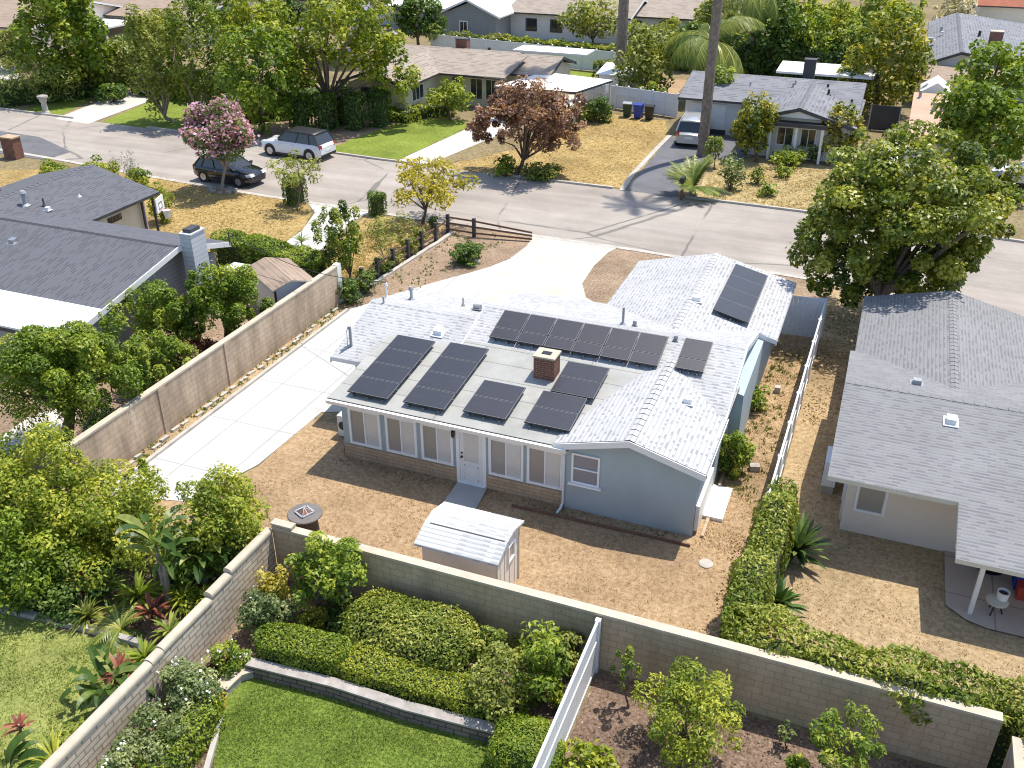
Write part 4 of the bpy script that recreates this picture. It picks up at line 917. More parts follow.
# ------------------------------------------------------------------ house on the right
N = thing('house', 'beige neighbour house at right with light grey shingle roof and patio cover', 'house', (.75, 24.2, 0))
gable_walls(N, 'y', 27, 36, .82, 6.0, 2.25, 2.9, 'stucco_pink')
gable_walls(N, 'x', .75, 13.6, 24.25, 30.9, 2.4, 3.2, 'stucco_pink', um=27.2)
b = MB(); nz = lambda y: 2.43 + .225 * (y - 23.15)
b.slab([(.15, 23.15, nz(23.15)), (3.46, 23.15, nz(23.15)), (3.46, 21.25, nz(21.25)), (14, 21.25, nz(21.25)), (14, 27.2, nz(27.2)), (.15, 27.2, nz(27.2))], .13, 0, 1)
zr = nz(27.2); b.slab([(.15, 31.3, 2.43), (14, 31.3, 2.43), (14, 27.2, zr), (.15, 27.2, zr)], .13, 0, 1)
b.slab([(.3, 36.45, 2.36), (.3, 28.0, 2.36), (3.3, 28.0, 3.08), (3.3, 36.45, 3.08)], .13, 0, 1); b.slab([(6.3, 28.0, 2.36), (6.3, 36.45, 2.36), (3.3, 36.45, 3.08), (3.3, 28.0, 3.08)], .13, 0, 1)
for i in range(46): b.slab([(.15 + i * .3, 27.08, zr - .008), (.43 + i * .3, 27.08, zr - .018), (.43 + i * .3, 27.2, zr + .012), (.15 + i * .3, 27.2, zr + .022)], .02)
for i in range(27):
    for s_ in (-1, 1): b.slab([(3.3 + s_ * .13, 28.2 + i * .3, 3.062), (3.3 + s_ * .13, 28.48 + i * .3, 3.055), (3.3, 28.48 + i * .3, 3.092), (3.3, 28.2 + i * .3, 3.102)], .02)
b.build('roof', [M['roof_grey'], M['cream']], N)
window(N, 'y-', 24.25, 1.0, 1.84, .78, 2.12, [(0, 1, 'screen')], fw=.07)
b = MB(); b.bar((4.2, 21.75, .06), (4.2, 21.75, 1.98), .11); b.bar((4.2, 21.75, 1.6), (4.6, 21.75, 2.0), .08); b.bar((4.2, 21.75, 1.6), (3.82, 21.75, 2.0), .08); b.box(3.45, 13, 21.7, 21.8, 1.98, 2.06); b.build('patio_post', M['white'], N)
b = MB(); b.box(.68, .75, 24.6, 24.75, .1, 2.2); b.box(.66, .75, 25.2, 25.24, .4, 2.3); b.build('downpipe', M['vinyl'], N)
roofvent(N, 3.15, 26.15, nz(26.15), .225, .27, 'vinyl'); roofvent(N, 2.2, 28.2, 3.1, 0, .25, 'grey_metal')
b = MB(); b.box(.02, .42, 25.9, 26.9, .3, 1.15); o = tag(b.build('air_conditioner', M['vinyl']), 'pale air conditioner box against the left side of the beige house', 'air conditioner')
b = MB(); b.tube([(.019, 26.4, .72), (.0, 26.4, .72)], .3, 18); b.build('fan', M['dark_trim'], o, world=False)
b = MB(); b.box(.05, .4, 25.95, 26.85, 0, .3); b.build('plinth', M['kerb'], o, world=False)
t = thing('patio_table', 'round black table under the patio cover at right edge', 'table', (*(4.76, 23.42), 0)); b = MB(); b.lathe([(.55, .42), (.6, .44), (.6, .47), (.5, .49)], (0, .55, 0), 28); b.build('table_top', M['black'], t, world=False); b = MB(); b.lathe([(.4, .06), (.12, .1), (.1, .42)], (0, .55, 0), 16); b.build('base', M['black'], t, world=False)
t = thing('side_table', 'small white round side table on the patio slab', 'table', (*(4.78, 22.00), .06)); b = MB(); b.lathe([(.26, .36), (.27, .38), (.27, .41), (.2, .42)], (0, 0, 0), 20); b.build('table_top', M['cream'], t, world=False)
for k in range(3):
    b = MB(); b.tube([(.2 * math.cos(k * 2.1), .2 * math.sin(k * 2.1), 0), (.05 * math.cos(k * 2.1), .05 * math.sin(k * 2.1), .37)], .02, 6); b.build('leg', M['black'], t, world=False)
b = MB(); b.lathe([(.13, 0), (.15, .2), (.16, .24), (.13, .24), (.12, .1)], (0, 0, 0), 18); o = b.build('plant_pot', M['white']); o.location = (*(4.88, 22.08), .485); tag(o, 'white round pot standing on the small side table', 'pot')
b = MB(); b.lathe([(.118, .18), (.115, .185)], (0, 0, 0), 16); p_ = b.build('pot_soil', M['black'], o, world=False)
b = MB(); b.extr([(-.25, 0), (.25, 0), (.3, .6), (-.3, .6)], 'x', -.25, .25); o = b.build('storage_bin', M['bin_blue']); o.location = (*(5.55, 23.38), .06); tag(o, 'blue plastic bin under the patio cover at the right frame edge', 'bin'); b = MB(); b.box(-.28, .28, -.32, .32, .6, .66); b.build('lid', M['bin_blue'], o, world=False)
b = MB(); b.box(-.18, .18, -.2, .2, 0, .36); b.box(-.2, .2, -.22, .22, .36, .41); o = b.build('cooler_box', M['red_plastic']); o.location = (*(5.52, 22.95), .06); tag(o, 'red cooler box beside the blue bin on the patio', 'box')

# ------------------------------------------------------------------ house on the left
L_ = thing('house', 'grey neighbour house at left with charcoal roof and white patio roof', 'house', (-26.5, 29, 0))
gable_walls(L_, 'x', -59, -26.75, 23.1, 32.0, 1.92, 2.98, 'siding', um=29.2)
b = MB(); zb = lambda y: 2.05 + .165 * (y - 22.8)
b.slab([(-26.2, 24.7, zb(24.7)), (-26.2, 29.2, zb(29.2) + .18), (-60, 29.2, zb(29.2) + .18), (-60, 24.7, zb(24.7))], .13, 0, 1)
zr = zb(29.2) + .18; b.slab([(-26.2, 32.45, 2.35), (-60, 32.45, 2.35), (-60, 29.2, zr), (-26.2, 29.2, zr)], .13, 0, 1)
for i in range(60): b.slab([(-26.22 - i * .31, 29.07, zr - .022), (-26.5 - i * .31, 29.07, zr - .026), (-26.5 - i * .31, 29.2, zr + .016), (-26.22 - i * .31, 29.2, zr + .026)], .02, 2)
r_ = b.build('roof', [M['roof_dark'], M['dark_trim'], M['dark_trim']], L_)
b = MB(); b.slab([(-26.2, 22.75, zb(22.75)), (-26.2, 24.7, zb(24.7) - .002), (-60, 24.7, zb(24.7) - .002), (-60, 22.75, zb(22.75))], .1); b.box(-29.7, -28.4, 22.68, 22.75, 1.9, 2.06); b.build('patio_roof', M['roof_flat_white'], L_)
b = MB(); b.extr([(22.75, zb(22.75) + .02), (29.2, zr + .0), (29.2, zr - .22), (22.75, zb(22.75) - .22)], 'x', -26.2, -26.15); b.extr([(32.45, 2.35), (29.2, zr + .0), (29.2, zr - .22), (32.45, 2.13)], 'x', -26.2, -26.15); b.build('fascia', M['white'], L_)
b = MB(); b.box(-29.6, -28.45, 22.66, 22.7, 1.84, 1.98); b.build('beam', M['dark_trim'], L_)
gable_walls(L_, 'y', 30, 36.7, -41.5, -34.6, 2.2, 3.15, 'stucco_white', um=-38)
gable_roof(L_, 'y', 30.0, 37.3, -42.2, -34.05, 2.3, 3.3, 'roof_dark', um=-38.1)
c = stack(L_, -26.18, -25.62, 29.35, 30.25, 0, 3.75, 'siding_pale', 'siding_pale', True)
b = MB(); b.box(-26.1, -25.7, 29.5, 30.1, 3.81, 3.95); b.build('spark_arrestor', M['dark_trim'], c)
b = MB(); b.box(-34.6, -34.55, 31, 36.5, .05, 2.0); b.build('garage_door', M['cream'], L_)
for y0 in (32.6, 34.0): window(L_, 'x+', -34.56, y0, y0 + .95, 1.55, 1.85, [(0, .25, 'glass'), (.25, .5, 'glass'), (.5, .75, 'glass'), (.75, 1., 'glass')], 'dark_trim', .03, .03)
b = MB(); b.bar((-34.4, 36.3, 0), (-34.4, 36.3, 2.1), .1); b.bar((-34.4, 37.1, 0), (-34.4, 37.1, 2.1), .1); b.build('porch_post', M['dark_trim'], L_)
pipe(L_, -36.9, 31.6, 3.0, .55, .09, 'grey_metal', True); pipe(L_, -36.3, 32.1, 2.9, .35, .04, 'dark_trim'); roofvent(L_, -35.9, 31.9, 2.75, 0, .2, 'white'); pipe(L_, -36.0, 34.0, 2.8, .12, .04, 'white'); roofvent(L_, -33.6, 27.7, zb(27.7) + .08, .17, .28, 'steel')
pipe(L_, -40.6, 33.5, 2.7, .4, .03, 'dark_trim')
b = MB(); b.tube([(-26.0, 32.2, 2.3), (-26.0, 32.2, 2.9)], .03, 6); b.tube([(-26, 32.2, 2.5), (-25.9, 32.2, 2.45)], .02, 6); b.build('wall_bracket', M['dark_trim'], L_)
t = thing('basketball_hoop', 'white basketball backboard on a dark pole by the left garage', 'basketball hoop', (-33.0, 35.6, -.45))
b = MB(); b.tube([(0, 0, 0), (0, 0, 2.6), (.25, .2, 2.75)], .05, 8); b.build('pole', M['dark_trim'], t, world=False)
bd = Vector((.55, .42, 0)); nn = Vector((.94, .35, 0)).normalized(); side = Vector((.35, -.94, 0)).normalized()
b = MB(); b.obox((.3, .1, 2.75), side * .5, nn * .02, (0, 0, .36)); bo = b.build('backboard', M['white'], t, world=False)
b = MB()
for q in ((-1, 0), (1, 0)): b.obox(Vector((.3, .1, 2.68)) + side * .2 * q[0] + nn * .025, side * .02, nn * .004, (0, 0, .16))
for z_ in (2.53, 2.83): b.obox(Vector((.3, .1, z_)) + nn * .025, side * .22, nn * .004, (0, 0, .02))
b.build('target_square', M['black'], bo, world=False)
b = MB(); c0 = Vector((.3, .1, 2.45)) + nn * .28; b.tube([c0 + Vector((.22 * math.cos(a), .22 * math.sin(a), 0)) for a in [i * math.pi / 8 for i in range(17)]], .012, 6, cap=False); b.build('rim', M['red_plastic'], t, world=False)
b = MB(); b.lathe([(.21, 2.44), (.15, 2.2), (.12, 2.05)], (c0.x, c0.y, 0), 12); b.build('net', M['white'], t, world=False)
t = thing('shed', 'brown roofed garden shed standing behind the left block wall', 'shed', (-22.9, 31.35, 0), R(-35))
b = MB(); b.extr([(-.82, 0), (.82, 0), (.82, 1.72), (-.1, 1.92), (-.82, 1.72)], 'x', -1.4, 1.4); b.build('wall', M['vinyl'], t, world=False)
b = MB(); b.slab([(-1.55, -.98, 1.74), (1.55, -.98, 1.74), (1.55, -.1, 2.02), (-1.55, -.1, 2.02)], .07, 0, 1); b.slab([(-1.55, .98, 1.74), (1.55, .98, 1.74), (1.55, -.1, 2.02), (-1.55, -.1, 2.02)], .07, 0, 1); b.build('roof', [M['roof_brown'], M['cream']], t, world=False)
b = MB(); b.box(1.36, 1.43, -.86, -.78, 0, 1.74); b.build('corner_trim', M['dark_trim'], t, world=False)
# post and rail fence
posts = [(-21.17, 33.40), (-21.04, 34.80), (-20.98, 36.14), (-20.88, 37.52), (-20.78, 38.87), (-20.69, 40.18), (-20.55, 41.52), (-20.51, 42.92), (-18.98, 42.83), (-15.96, 43.32)]
t = thing('rail_fence', 'brown post and rail fence around the corner of the dirt front yard', 'fence', (*posts[0], 0))
for i, p in enumerate(posts[:-1]):
    b = MB(); b.box(p[0] - .08, p[0] + .08, p[1] - .08, p[1] + .08, -.05, 1.0); b.build('post', M['dark_trim'], t)
for i in range(len(posts) - 1):
    a_, c_ = posts[i], posts[i + 1]
    for z_ in ((.22, .55, .86) if i > 6 else (.3, .7)):
        b = MB(); b.bar((a_[0], a_[1], z_), (c_[0], c_[1], z_ if i < 8 else z_ * .55), .05, .09); b.build('rail', M['fence_wood'], t)
b = MB(); b.strip([(p[0] + .25, p[1]) for p in posts[:8]], -.1, .1, 0, .1); tag(b.build('kerb_edging', M['kerb']), 'low pale kerb running along the foot of the brown rail fence', 'edging')
# edging wall and kerbs of the bottom garden
ln = [(-11.98, 13.10), (-9.76, 13.27), (-7.82, 13.27), (-5.62, 13.42)]
t = thing('garden_wall', 'low wall of mixed dark edging blocks between hedge and bottom lawn', 'wall', (*ln[0], 0)); b = MB(); b.strip(ln, -.02, .26, -.05, .34); b.build('wall', M['edging'], t)
b = MB(); b.strip(ln, -.03, .24, .342, .39); b.build('wall_cap', M['stone'], t)
t = thing('garden_wall', 'short curved stone kerb between white flowers and bottom lawn', 'wall', (*(-12.09, 13.33), 0)); b = MB(); b.strip([(-12.04, 13.35), (-12.29, 13.04), (-12.36, 12.68), (-12.38, 12.40)], -.0, .34, -.05, .2); b.build('wall', M['stone'], t); b = MB(); b.strip([(-12.04, 13.35), (-12.29, 13.04), (-12.36, 12.68), (-12.38, 12.40)], -.02, .36, .202, .24); b.build('wall_cap', M['cap'], t)
b = MB(); b.strip([(-11.83, 11.73), (-11.52, 11.10), (-11.25, 10.49), (-10.91, 9.82)], 0, .12, -.03, .12); tag(b.build('kerb_edging', M['kerb']), 'thin pale kerb beside the yellow green hedge at bottom', 'edging')
b = MB(); b.strip([(-19.28, 12.56), (-18.05, 12.69), (-16.54, 12.82), (-15.07, 12.87)], 0, .16, -.03, .16); tag(b.build('kerb_edging', M['stone']), 'straight stone kerb between jungle bed and bottom left lawn', 'edging')
b = MB(); b.box(-.5, .5, -.05, .05, 0, .25); o = b.build('garden_board', M['rust']); o.location = (*(-12.85, 13.03), 0); o.rotation_euler = (0, 0, 1.1); tag(o, 'brown board standing behind the white flowered shrubs', 'board')
t = wall_run('block_wall', 'end of a pale block wall at the bottom right corner', [(4.55, 16.2), (4.5, 6)], 0, 1.55, 'block_pink', .06)

# ------------------------------------------------------------------ houses across the street
t = H1 = thing('house', 'pale yellow ranch house with tan roof and brick chimney across the street', 'house', (-33, 70, 0))
gable_walls(t, 'y', 64.3, 74, -38.7, -33.9, 2.35, 3.2, 'stucco_yellow', um=-36.3); gable_walls(t, 'x', -39, -28.7, 70.2, 78, 2.35, 3.2, 'stucco_yellow'); gable_walls(t, 'x', -28.7, -25.3, 72, 77.4, 2.3, 3.05, 'stucco_yellow')
gable_roof(t, 'y', 63.6, 74.2, -39.3, -33.4, 2.5, 3.5, 'roof_tan', um=-36.4, fascia='dark_trim'); gable_roof(t, 'x', -39.2, -28.4, 69.3, 78.7, 2.5, 3.6, 'roof_tan', fascia='dark_trim'); gable_roof(t, 'x', -28.4, -25.0, 71.3, 78.0, 2.45, 3.4, 'roof_tan', fascia='dark_trim')
b = MB(); b.slab([(-29.6, 69.28, 2.52), (-27.9, 69.28, 2.52), (-27.6, 73.4, 3.5), (-28.4, 73.8, 3.62)], .1); b.build('roof', M['roof_tan'], t)
stack(t, -34.2, -33.2, 74.2, 74.9, 3.1, 4.25, 'brick_red', 'dark_trim', False); pipe(t, -31.3, 74.4, 3.4, .35, .14, 'black')
window(t, 'y-', 64.3, -37.6, -35.3, 1.0, 2.1, [(0, .33, 'glass'), (.33, .66, 'glass'), (.66, 1., 'glass')], 'dark_trim', .05)
window(t, 'x+', -33.9, 65.4, 67.4, 1.0, 2.1, [(0, .33, 'glass'), (.33, .66, 'glass'), (.66, 1., 'glass')], 'frame_white', .06)
for x in (-32.8, -31.2, -29.9): window(t, 'y-', 70.2, x, x + 1.1, .5, 2.15, [(0, .5, 'glass'), (.5, 1., 'glass')], 'cream', .07)
b = MB(); b.box(-31.2, -24.6, 79.4, 82, 2.7, 2.8); b.build('rear_roof', M['roof_flat_white'], t)
t = thing('carport', 'white flat carport roof beside the tan roofed house', 'carport', (-25, 67, 0))
b = MB(); b.slab([(-27.58, 66.40, 2.50), (-21.32, 66.66, 2.50), (-20.03, 71.70, 2.50), (-25.86, 72.71, 2.50)], .16, 0, 1); b.build('roof', [M['roof_flat_white'], M['dark_trim']], t)
for q in ((-27.56, 66.93, 2.40), (-21.64, 67.41, 2.40), (-20.38, 72.10, 2.40)): b = MB(); b.bar((q[0], q[1] + .1, 0), (q[0], q[1] + .1, 2.38), .12); b.build('post', M['cream'], t)
vinyl_fence('white board fence with low lean-to behind the carport', (-23.22, 74.27), (-21.08, 73.25), 1.7, 2, 'vinyl')
t = thing('shed', 'small white storage shed behind the board gate fence', 'shed', (*(-22.13, 79.11), 0)); sx, sy = (-22.89, 77.57)
b = MB(); b.extr([(sy, 0), (sy + 2.6, 0), (sy + 2.6, 2.0), (sy, 1.7)], 'x', sx, sx + 3.2); b.build('wall', M['vinyl'], t); b = MB(); b.slab([(sx - .2, sy - .2, 1.75), (sx + 3.4, sy - .2, 1.75), (sx + 3.4, sy + 2.8, 2.15), (sx - .2, sy + 2.8, 2.15)], .08); b.build('roof', M['vinyl'], t)
vinyl_fence('white board fence standing behind the three rubbish bins', (-21.17, 73.58), (-15.07, 72.08), 1.75, 6, 'vinyl')
vinyl_fence('far long white fence running behind the tan roofed house', (-43.90, 89.54), (-22.96, 86.46), 1.9, 14, 'vinyl')
t = H2 = thing('house', 'white house with blue grey roof, dark trim and porch gable across the street', 'house', (-8, 68, 0))
gable_walls(t, 'x', -13.7, -2.3, 68.4, 75.4, 2.3, 3.3, 'stucco_white'); gable_walls(t, 'y', 64, 72, -8.4, -2.2, 2.3, 3.1, 'stucco_white', um=-5.4)
gable_roof(t, 'x', -14.1, -1.95, 67.7, 76.2, 2.5, 3.55, 'roof_slate', fascia='dark_trim', edge='dark_trim'); gable_roof(t, 'y', 63.2, 72, -9.0, -1.8, 2.42, 3.42, 'roof_slate', um=-5.4, fascia='dark_trim')
b = MB(); b.extr([(-6.9, 2.75), (-3.9, 2.75), (-5.4, 3.2)], 'y', 63.35, 63.5); b.build('porch_gable', M['stucco_white'], t)
b = MB(); b.box(-7.3, -3.5, 62.9, 63.6, 2.25, 2.5); b.build('porch_beam', M['dark_trim'], t)
for x in (-7.0, -5.4, -3.8): b = MB(); b.bar((x, 63.2, 0), (x, 63.2, 2.25), .16); b.build('porch_post', M['white'], t)
window(t, 'y-', 64.0, -6.7, -5.6, .8, 2.0, [(0, .5, 'glass'), (.5, 1, 'glass')]); window(t, 'y-', 64.0, -5.2, -4.2, .8, 2.0, [(0, .5, 'glass'), (.5, 1, 'glass')])
b = MB(); b.box(-13.3, -10.8, 68.33, 68.4, .35, 2.1); b.build('garage_door', M['white'], t); b = MB(); b.box(-13.4, -10.7, 68.3, 68.38, 0, .34); b.build('garage_sill', M['dark_trim'], t)
stack(t, -6.4, -5.6, 73.2, 73.9, 3.2, 4.6, 'dark_trim', 'dark_trim', False); b = MB(); b.slab([(-8.6, 76.0, 3.2), (-1.6, 76.0, 3.2), (-1.6, 79.6, 3.35), (-8.6, 79.6, 3.35)], .15); b.build('rear_roof', M['roof_flat_white'], t)
for x, y in ((-11.2, 70.5), (-9.6, 70.3), (-6.6, 71.0), (-6.7, 70.6)): pipe(t, x, y, 2.42 + (y - 67.7) * .247, .35, .06, 'grey_metal')
for x, y in ((-4.4, 71), (-4.2, 69.5), (-2.6, 69)): pipe(t, x, y, 3.42 - (x + 5.4) * .277, .35, .08, 'black')
t = thing('gate', 'dark side gate between the blue grey roof and golden tree', 'gate', (*(-0.22, 74.66), 0)); gx, gy = (-1.33, 73.60); b = MB(); b.box(gx, gx + 1.9, gy, gy + .06, .05, 1.8); b.build('panel', M['dark_trim'], t); 
for dx in (-.08, 1.9): b = MB(); b.box(gx + dx, gx + dx + .08, gy - .02, gy + .08, 0, 1.9); b.build('post', M['grey_metal'], t)

t = thing('house', 'low house with flat pinkish roof behind the big street tree', 'house', (2, 76, 0))
P6 = [(1.09, 58.51, 2.70), (2.96, 58.78, 2.70), (4.64, 74.48, 2.70), (1.25, 74.53, 2.70)]
b = MB(); b.slab(P6, .2, 0, 1); b.build('roof', [M['roof_clay'], M['white']], t); b = MB(); cx_ = sum(p[0] for p in P6) / 4; cy_ = sum(p[1] for p in P6) / 4; b.prism([(cx_ + (p[0] - cx_) * .93, cy_ + (p[1] - cy_) * .96) for p in P6], 0, 2.52); b.build('wall', M['cream'], t)
q0, q1 = (1.65, 75.20, 2.60), (3.77, 75.68, 2.60); b = MB(); b.extr([(q0[0], 2.6), (q1[0], 2.6), ((q0[0] + q1[0]) / 2, 3.3)], 'y', q0[1], q0[1] + 3); b.build('rear_gable', M['white'], t)
for px_ in range(3): pipe(t, P6[3][0] + .4 + px_ * .9, P6[3][1] - 2 - px_ * 3.5, 2.7, .5, .1, 'grey_metal')
b = MB(); b.box(P6[0][0] - 1.3, P6[0][0] - .2, P6[0][1] + .5, P6[0][1] + 6, 0, 1.5); b.build('side_wall', M['white'], t)
t = thing('house', 'far house with blue grey gabled roof and brown porch at upper right', 'house', (*(3.93, 95.61), 0))
e0, e1, pk = (1.91, 88.49, 2.60), (7.31, 87.83, 2.60), (4.42, 87.17, 3.60)
yf = pk[1]; gable_walls(t, 'y', yf + .5, yf + 24, e0[0] + .5, e0[0] + 10.5, 2.5, 3.5, 'stucco_white', um=pk[0]); gable_roof(t, 'y', yf, yf + 24, e0[0], e0[0] + 11, 2.6, 3.6, 'roof_slate', um=pk[0], fascia='dark_trim')
b = MB(); b.slab([(e0[0] - .8, yf - 4.6, 2.1), (e0[0] + 6, yf - 4.6, 2.1), (e0[0] + 6, yf, 2.5), (e0[0] - .8, yf, 2.5)], .15); b.build('porch_roof', M['roof_brown'], t); b = MB(); b.box(e0[0] - .5, e0[0] + 5.6, yf - 4.2, yf - 4, 0, 2); b.build('porch_wall', M['stucco_pink'], t)
stack(t, pk[0] + 2.2, pk[0] + 3.2, yf + 6, yf + 6.9, 2.8, 4.4, 'brick_red', 'cap', False); roofvent(t, pk[0] - 2.4, yf + 8, 3.2, 0, .6, 'steel'); pipe(t, pk[0] + 1.6, yf + 10, 3.4, .5, .12, 'black'); pipe(t, pk[0] - 1.5, yf + 12, 3.4, .4, .1, 'grey_metal')
b = MB(); q = (1.01, 88.22); r__ = (5.80, 87.66); b.bar((*q, .85), (*r__, .85), .06, 1.7); tag(b.build('wooden_fence', M['dark_trim']), 'dark wooden fence behind the pinkish flat roof', 'fence')
def far_house(label, x0, x1, y0, y1, ze, zr, roof, wall, axis='x', wins=(), chim=None):
    t = thing('house', label, 'house', ((x0 + x1) / 2, (y0 + y1) / 2, 0))
    if axis == 'x': gable_walls(t, 'x', x0 + .4, x1 - .4, y0 + .5, y1 - .5, ze - .1, zr - .25, wall)
    else: gable_walls(t, 'y', y0 + .4, y1 - .4, x0 + .5, x1 - .5, ze - .1, zr - .25, wall)
    gable_roof(t, axis, *((x0, x1, y0, y1) if axis == 'x' else (y0, y1, x0, x1)), ze, zr, roof, fascia='white')
    for x, w_ in wins: window(t, 'y-', y0 + (.5 if axis == 'x' else .4), x, x + w_, .8, 2.1, [(0, .5, 'glass'), (.5, 1, 'glass')], 'dark_trim', .1)
    if chim: stack(t, chim[0], chim[0] + .9, chim[1], chim[1] + .8, ze, zr + .9, 'dark_trim', 'dark_trim', False)
    return t
a_ = (-40.71, 99.81)
far_house('far pale blue house with tan roof behind the long white fence', a_[0], a_[0] + 14, a_[1] + 1.5, a_[1] + 12, 2.7, 4.0, 'roof_tan', 'stucco_white', 'x', ((a_[0] + 2.2, 1.3), (a_[0] + 5., 1.4), (a_[0] + 8.2, 1.2)))
a_ = (-29.69, 102.78); far_house('far tan roofed house right of the scraggly tree', a_[0], a_[0] + 11, a_[1] + 1, a_[1] + 13, 2.6, 3.9, 'roof_tan', 'stucco_white', 'x', ((a_[0] + 2, 1.4),), (a_[0] + 6.5, a_[1] + 8))
a_ = (-45.66, 95.14); t = far_house('far grey house with bright white gabled roof', a_[0] - 9, a_[0] + 1.5, a_[1] + 5, a_[1] + 19, 2.8, 4.4, 'roof_flat_white', 'siding', 'x'); gable_walls(t, 'y', a_[1] + 2.4, a_[1] + 10, a_[0] - .9, a_[0] + 5.4, 2.6, 3.9, 'siding'); gable_roof(t, 'y', a_[1] + 2, a_[1] + 12, a_[0] - 1.5, a_[0] + 6, 2.7, 4.3, 'roof_flat_white', fascia='white', edge='white'); window(t, 'y-', a_[1] + 2.4, a_[0] + 1.2, a_[0] + 2.2, .8, 2.1, [(0, .5, 'glass'), (.5, 1, 'glass')], 'frame_white', .1)
a_ = (-42.01, 100.69); b = MB(); b.box(a_[0] - 2.2, a_[0] + 1, a_[1] + 2, a_[1] + 9, 2.5, 2.65); t = thing('carport', 'white flat porch roof on posts beside the far pale blue house', 'carport', (a_[0], a_[1] + 4, 0)); b.build('roof', M['roof_flat_white'], t)
for dx in (-2, .8): b = MB(); b.bar((a_[0] + dx, a_[1] + 2.2, 0), (a_[0] + dx, a_[1] + 2.2, 2.5), .18); b.build('post', M['white'], t)
a_ = (-58.55, 103.29); far_house('white roofed building at the top edge left of the dark round tree', a_[0] - 8, a_[0] + 6, a_[1] + 1, a_[1] + 22, 3., 3.4, 'roof_flat_white', 'stucco_white', 'x')
a_ = (-75.24, 80.89); far_house('brown roofed house at top left between the street trees', a_[0] - 7, a_[0] + 8, a_[1] + 2, a_[1] + 18, 2.8, 4.4, 'roof_brown', 'cream', 'x', ((a_[0] - 1, 2.),)); b = MB(); b.box(a_[0] - 4.5, a_[0] + 1.2, a_[1] - 3, a_[1] + 2.3, 2.3, 2.45); t = thing('carport', 'white carport roof in front of the brown roofed house', 'carport', (a_[0], a_[1], 0)); b.build('roof', M['roof_flat_white'], t); 
for dx in (-4.3, 1): b = MB(); b.bar((a_[0] + dx, a_[1] - 2.8, 0), (a_[0] + dx, a_[1] - 2.8, 2.3), .15); b.build('post', M['white'], t)

a_ = (-81.91, 72.23); t = far_house('house with pinkish brown roof cut by the left frame edge', a_[0] - 14, a_[0] + 3.5, a_[1] + .5, a_[1] + 16, 2.8, 4.6, 'roof_brown', 'stucco_pink', 'x', ((a_[0] - 2.5, 2.),)); roofvent(t, a_[0] + 1.2, a_[1] + 5, 3.9, .2, 1.0, 'vinyl', 'skylight')
a_ = (8.98, 125.18); far_house('far house with red tiled roof at upper right', a_[0] - 2, a_[0] + 4.5, a_[1] + 2, a_[1] + 14, 2.5, 3.6, 'roof_red', 'cream', 'x')
a_ = (11.19, 142.21); far_house('dark house at the top right corner', a_[0] - 3, a_[0] + 16, a_[1] + 4, a_[1] + 18, 3., 4.6, 'roof_dark', 'stucco_grey', 'x', ((a_[0] + 2, 2.),))
a_ = (-76.23, 99.65); far_house('far pale house behind the tall street trees', a_[0] - 14, a_[0] + 12, a_[1] + 2, a_[1] + 14, 2.7, 4., 'roof_tan', 'cream', 'x')

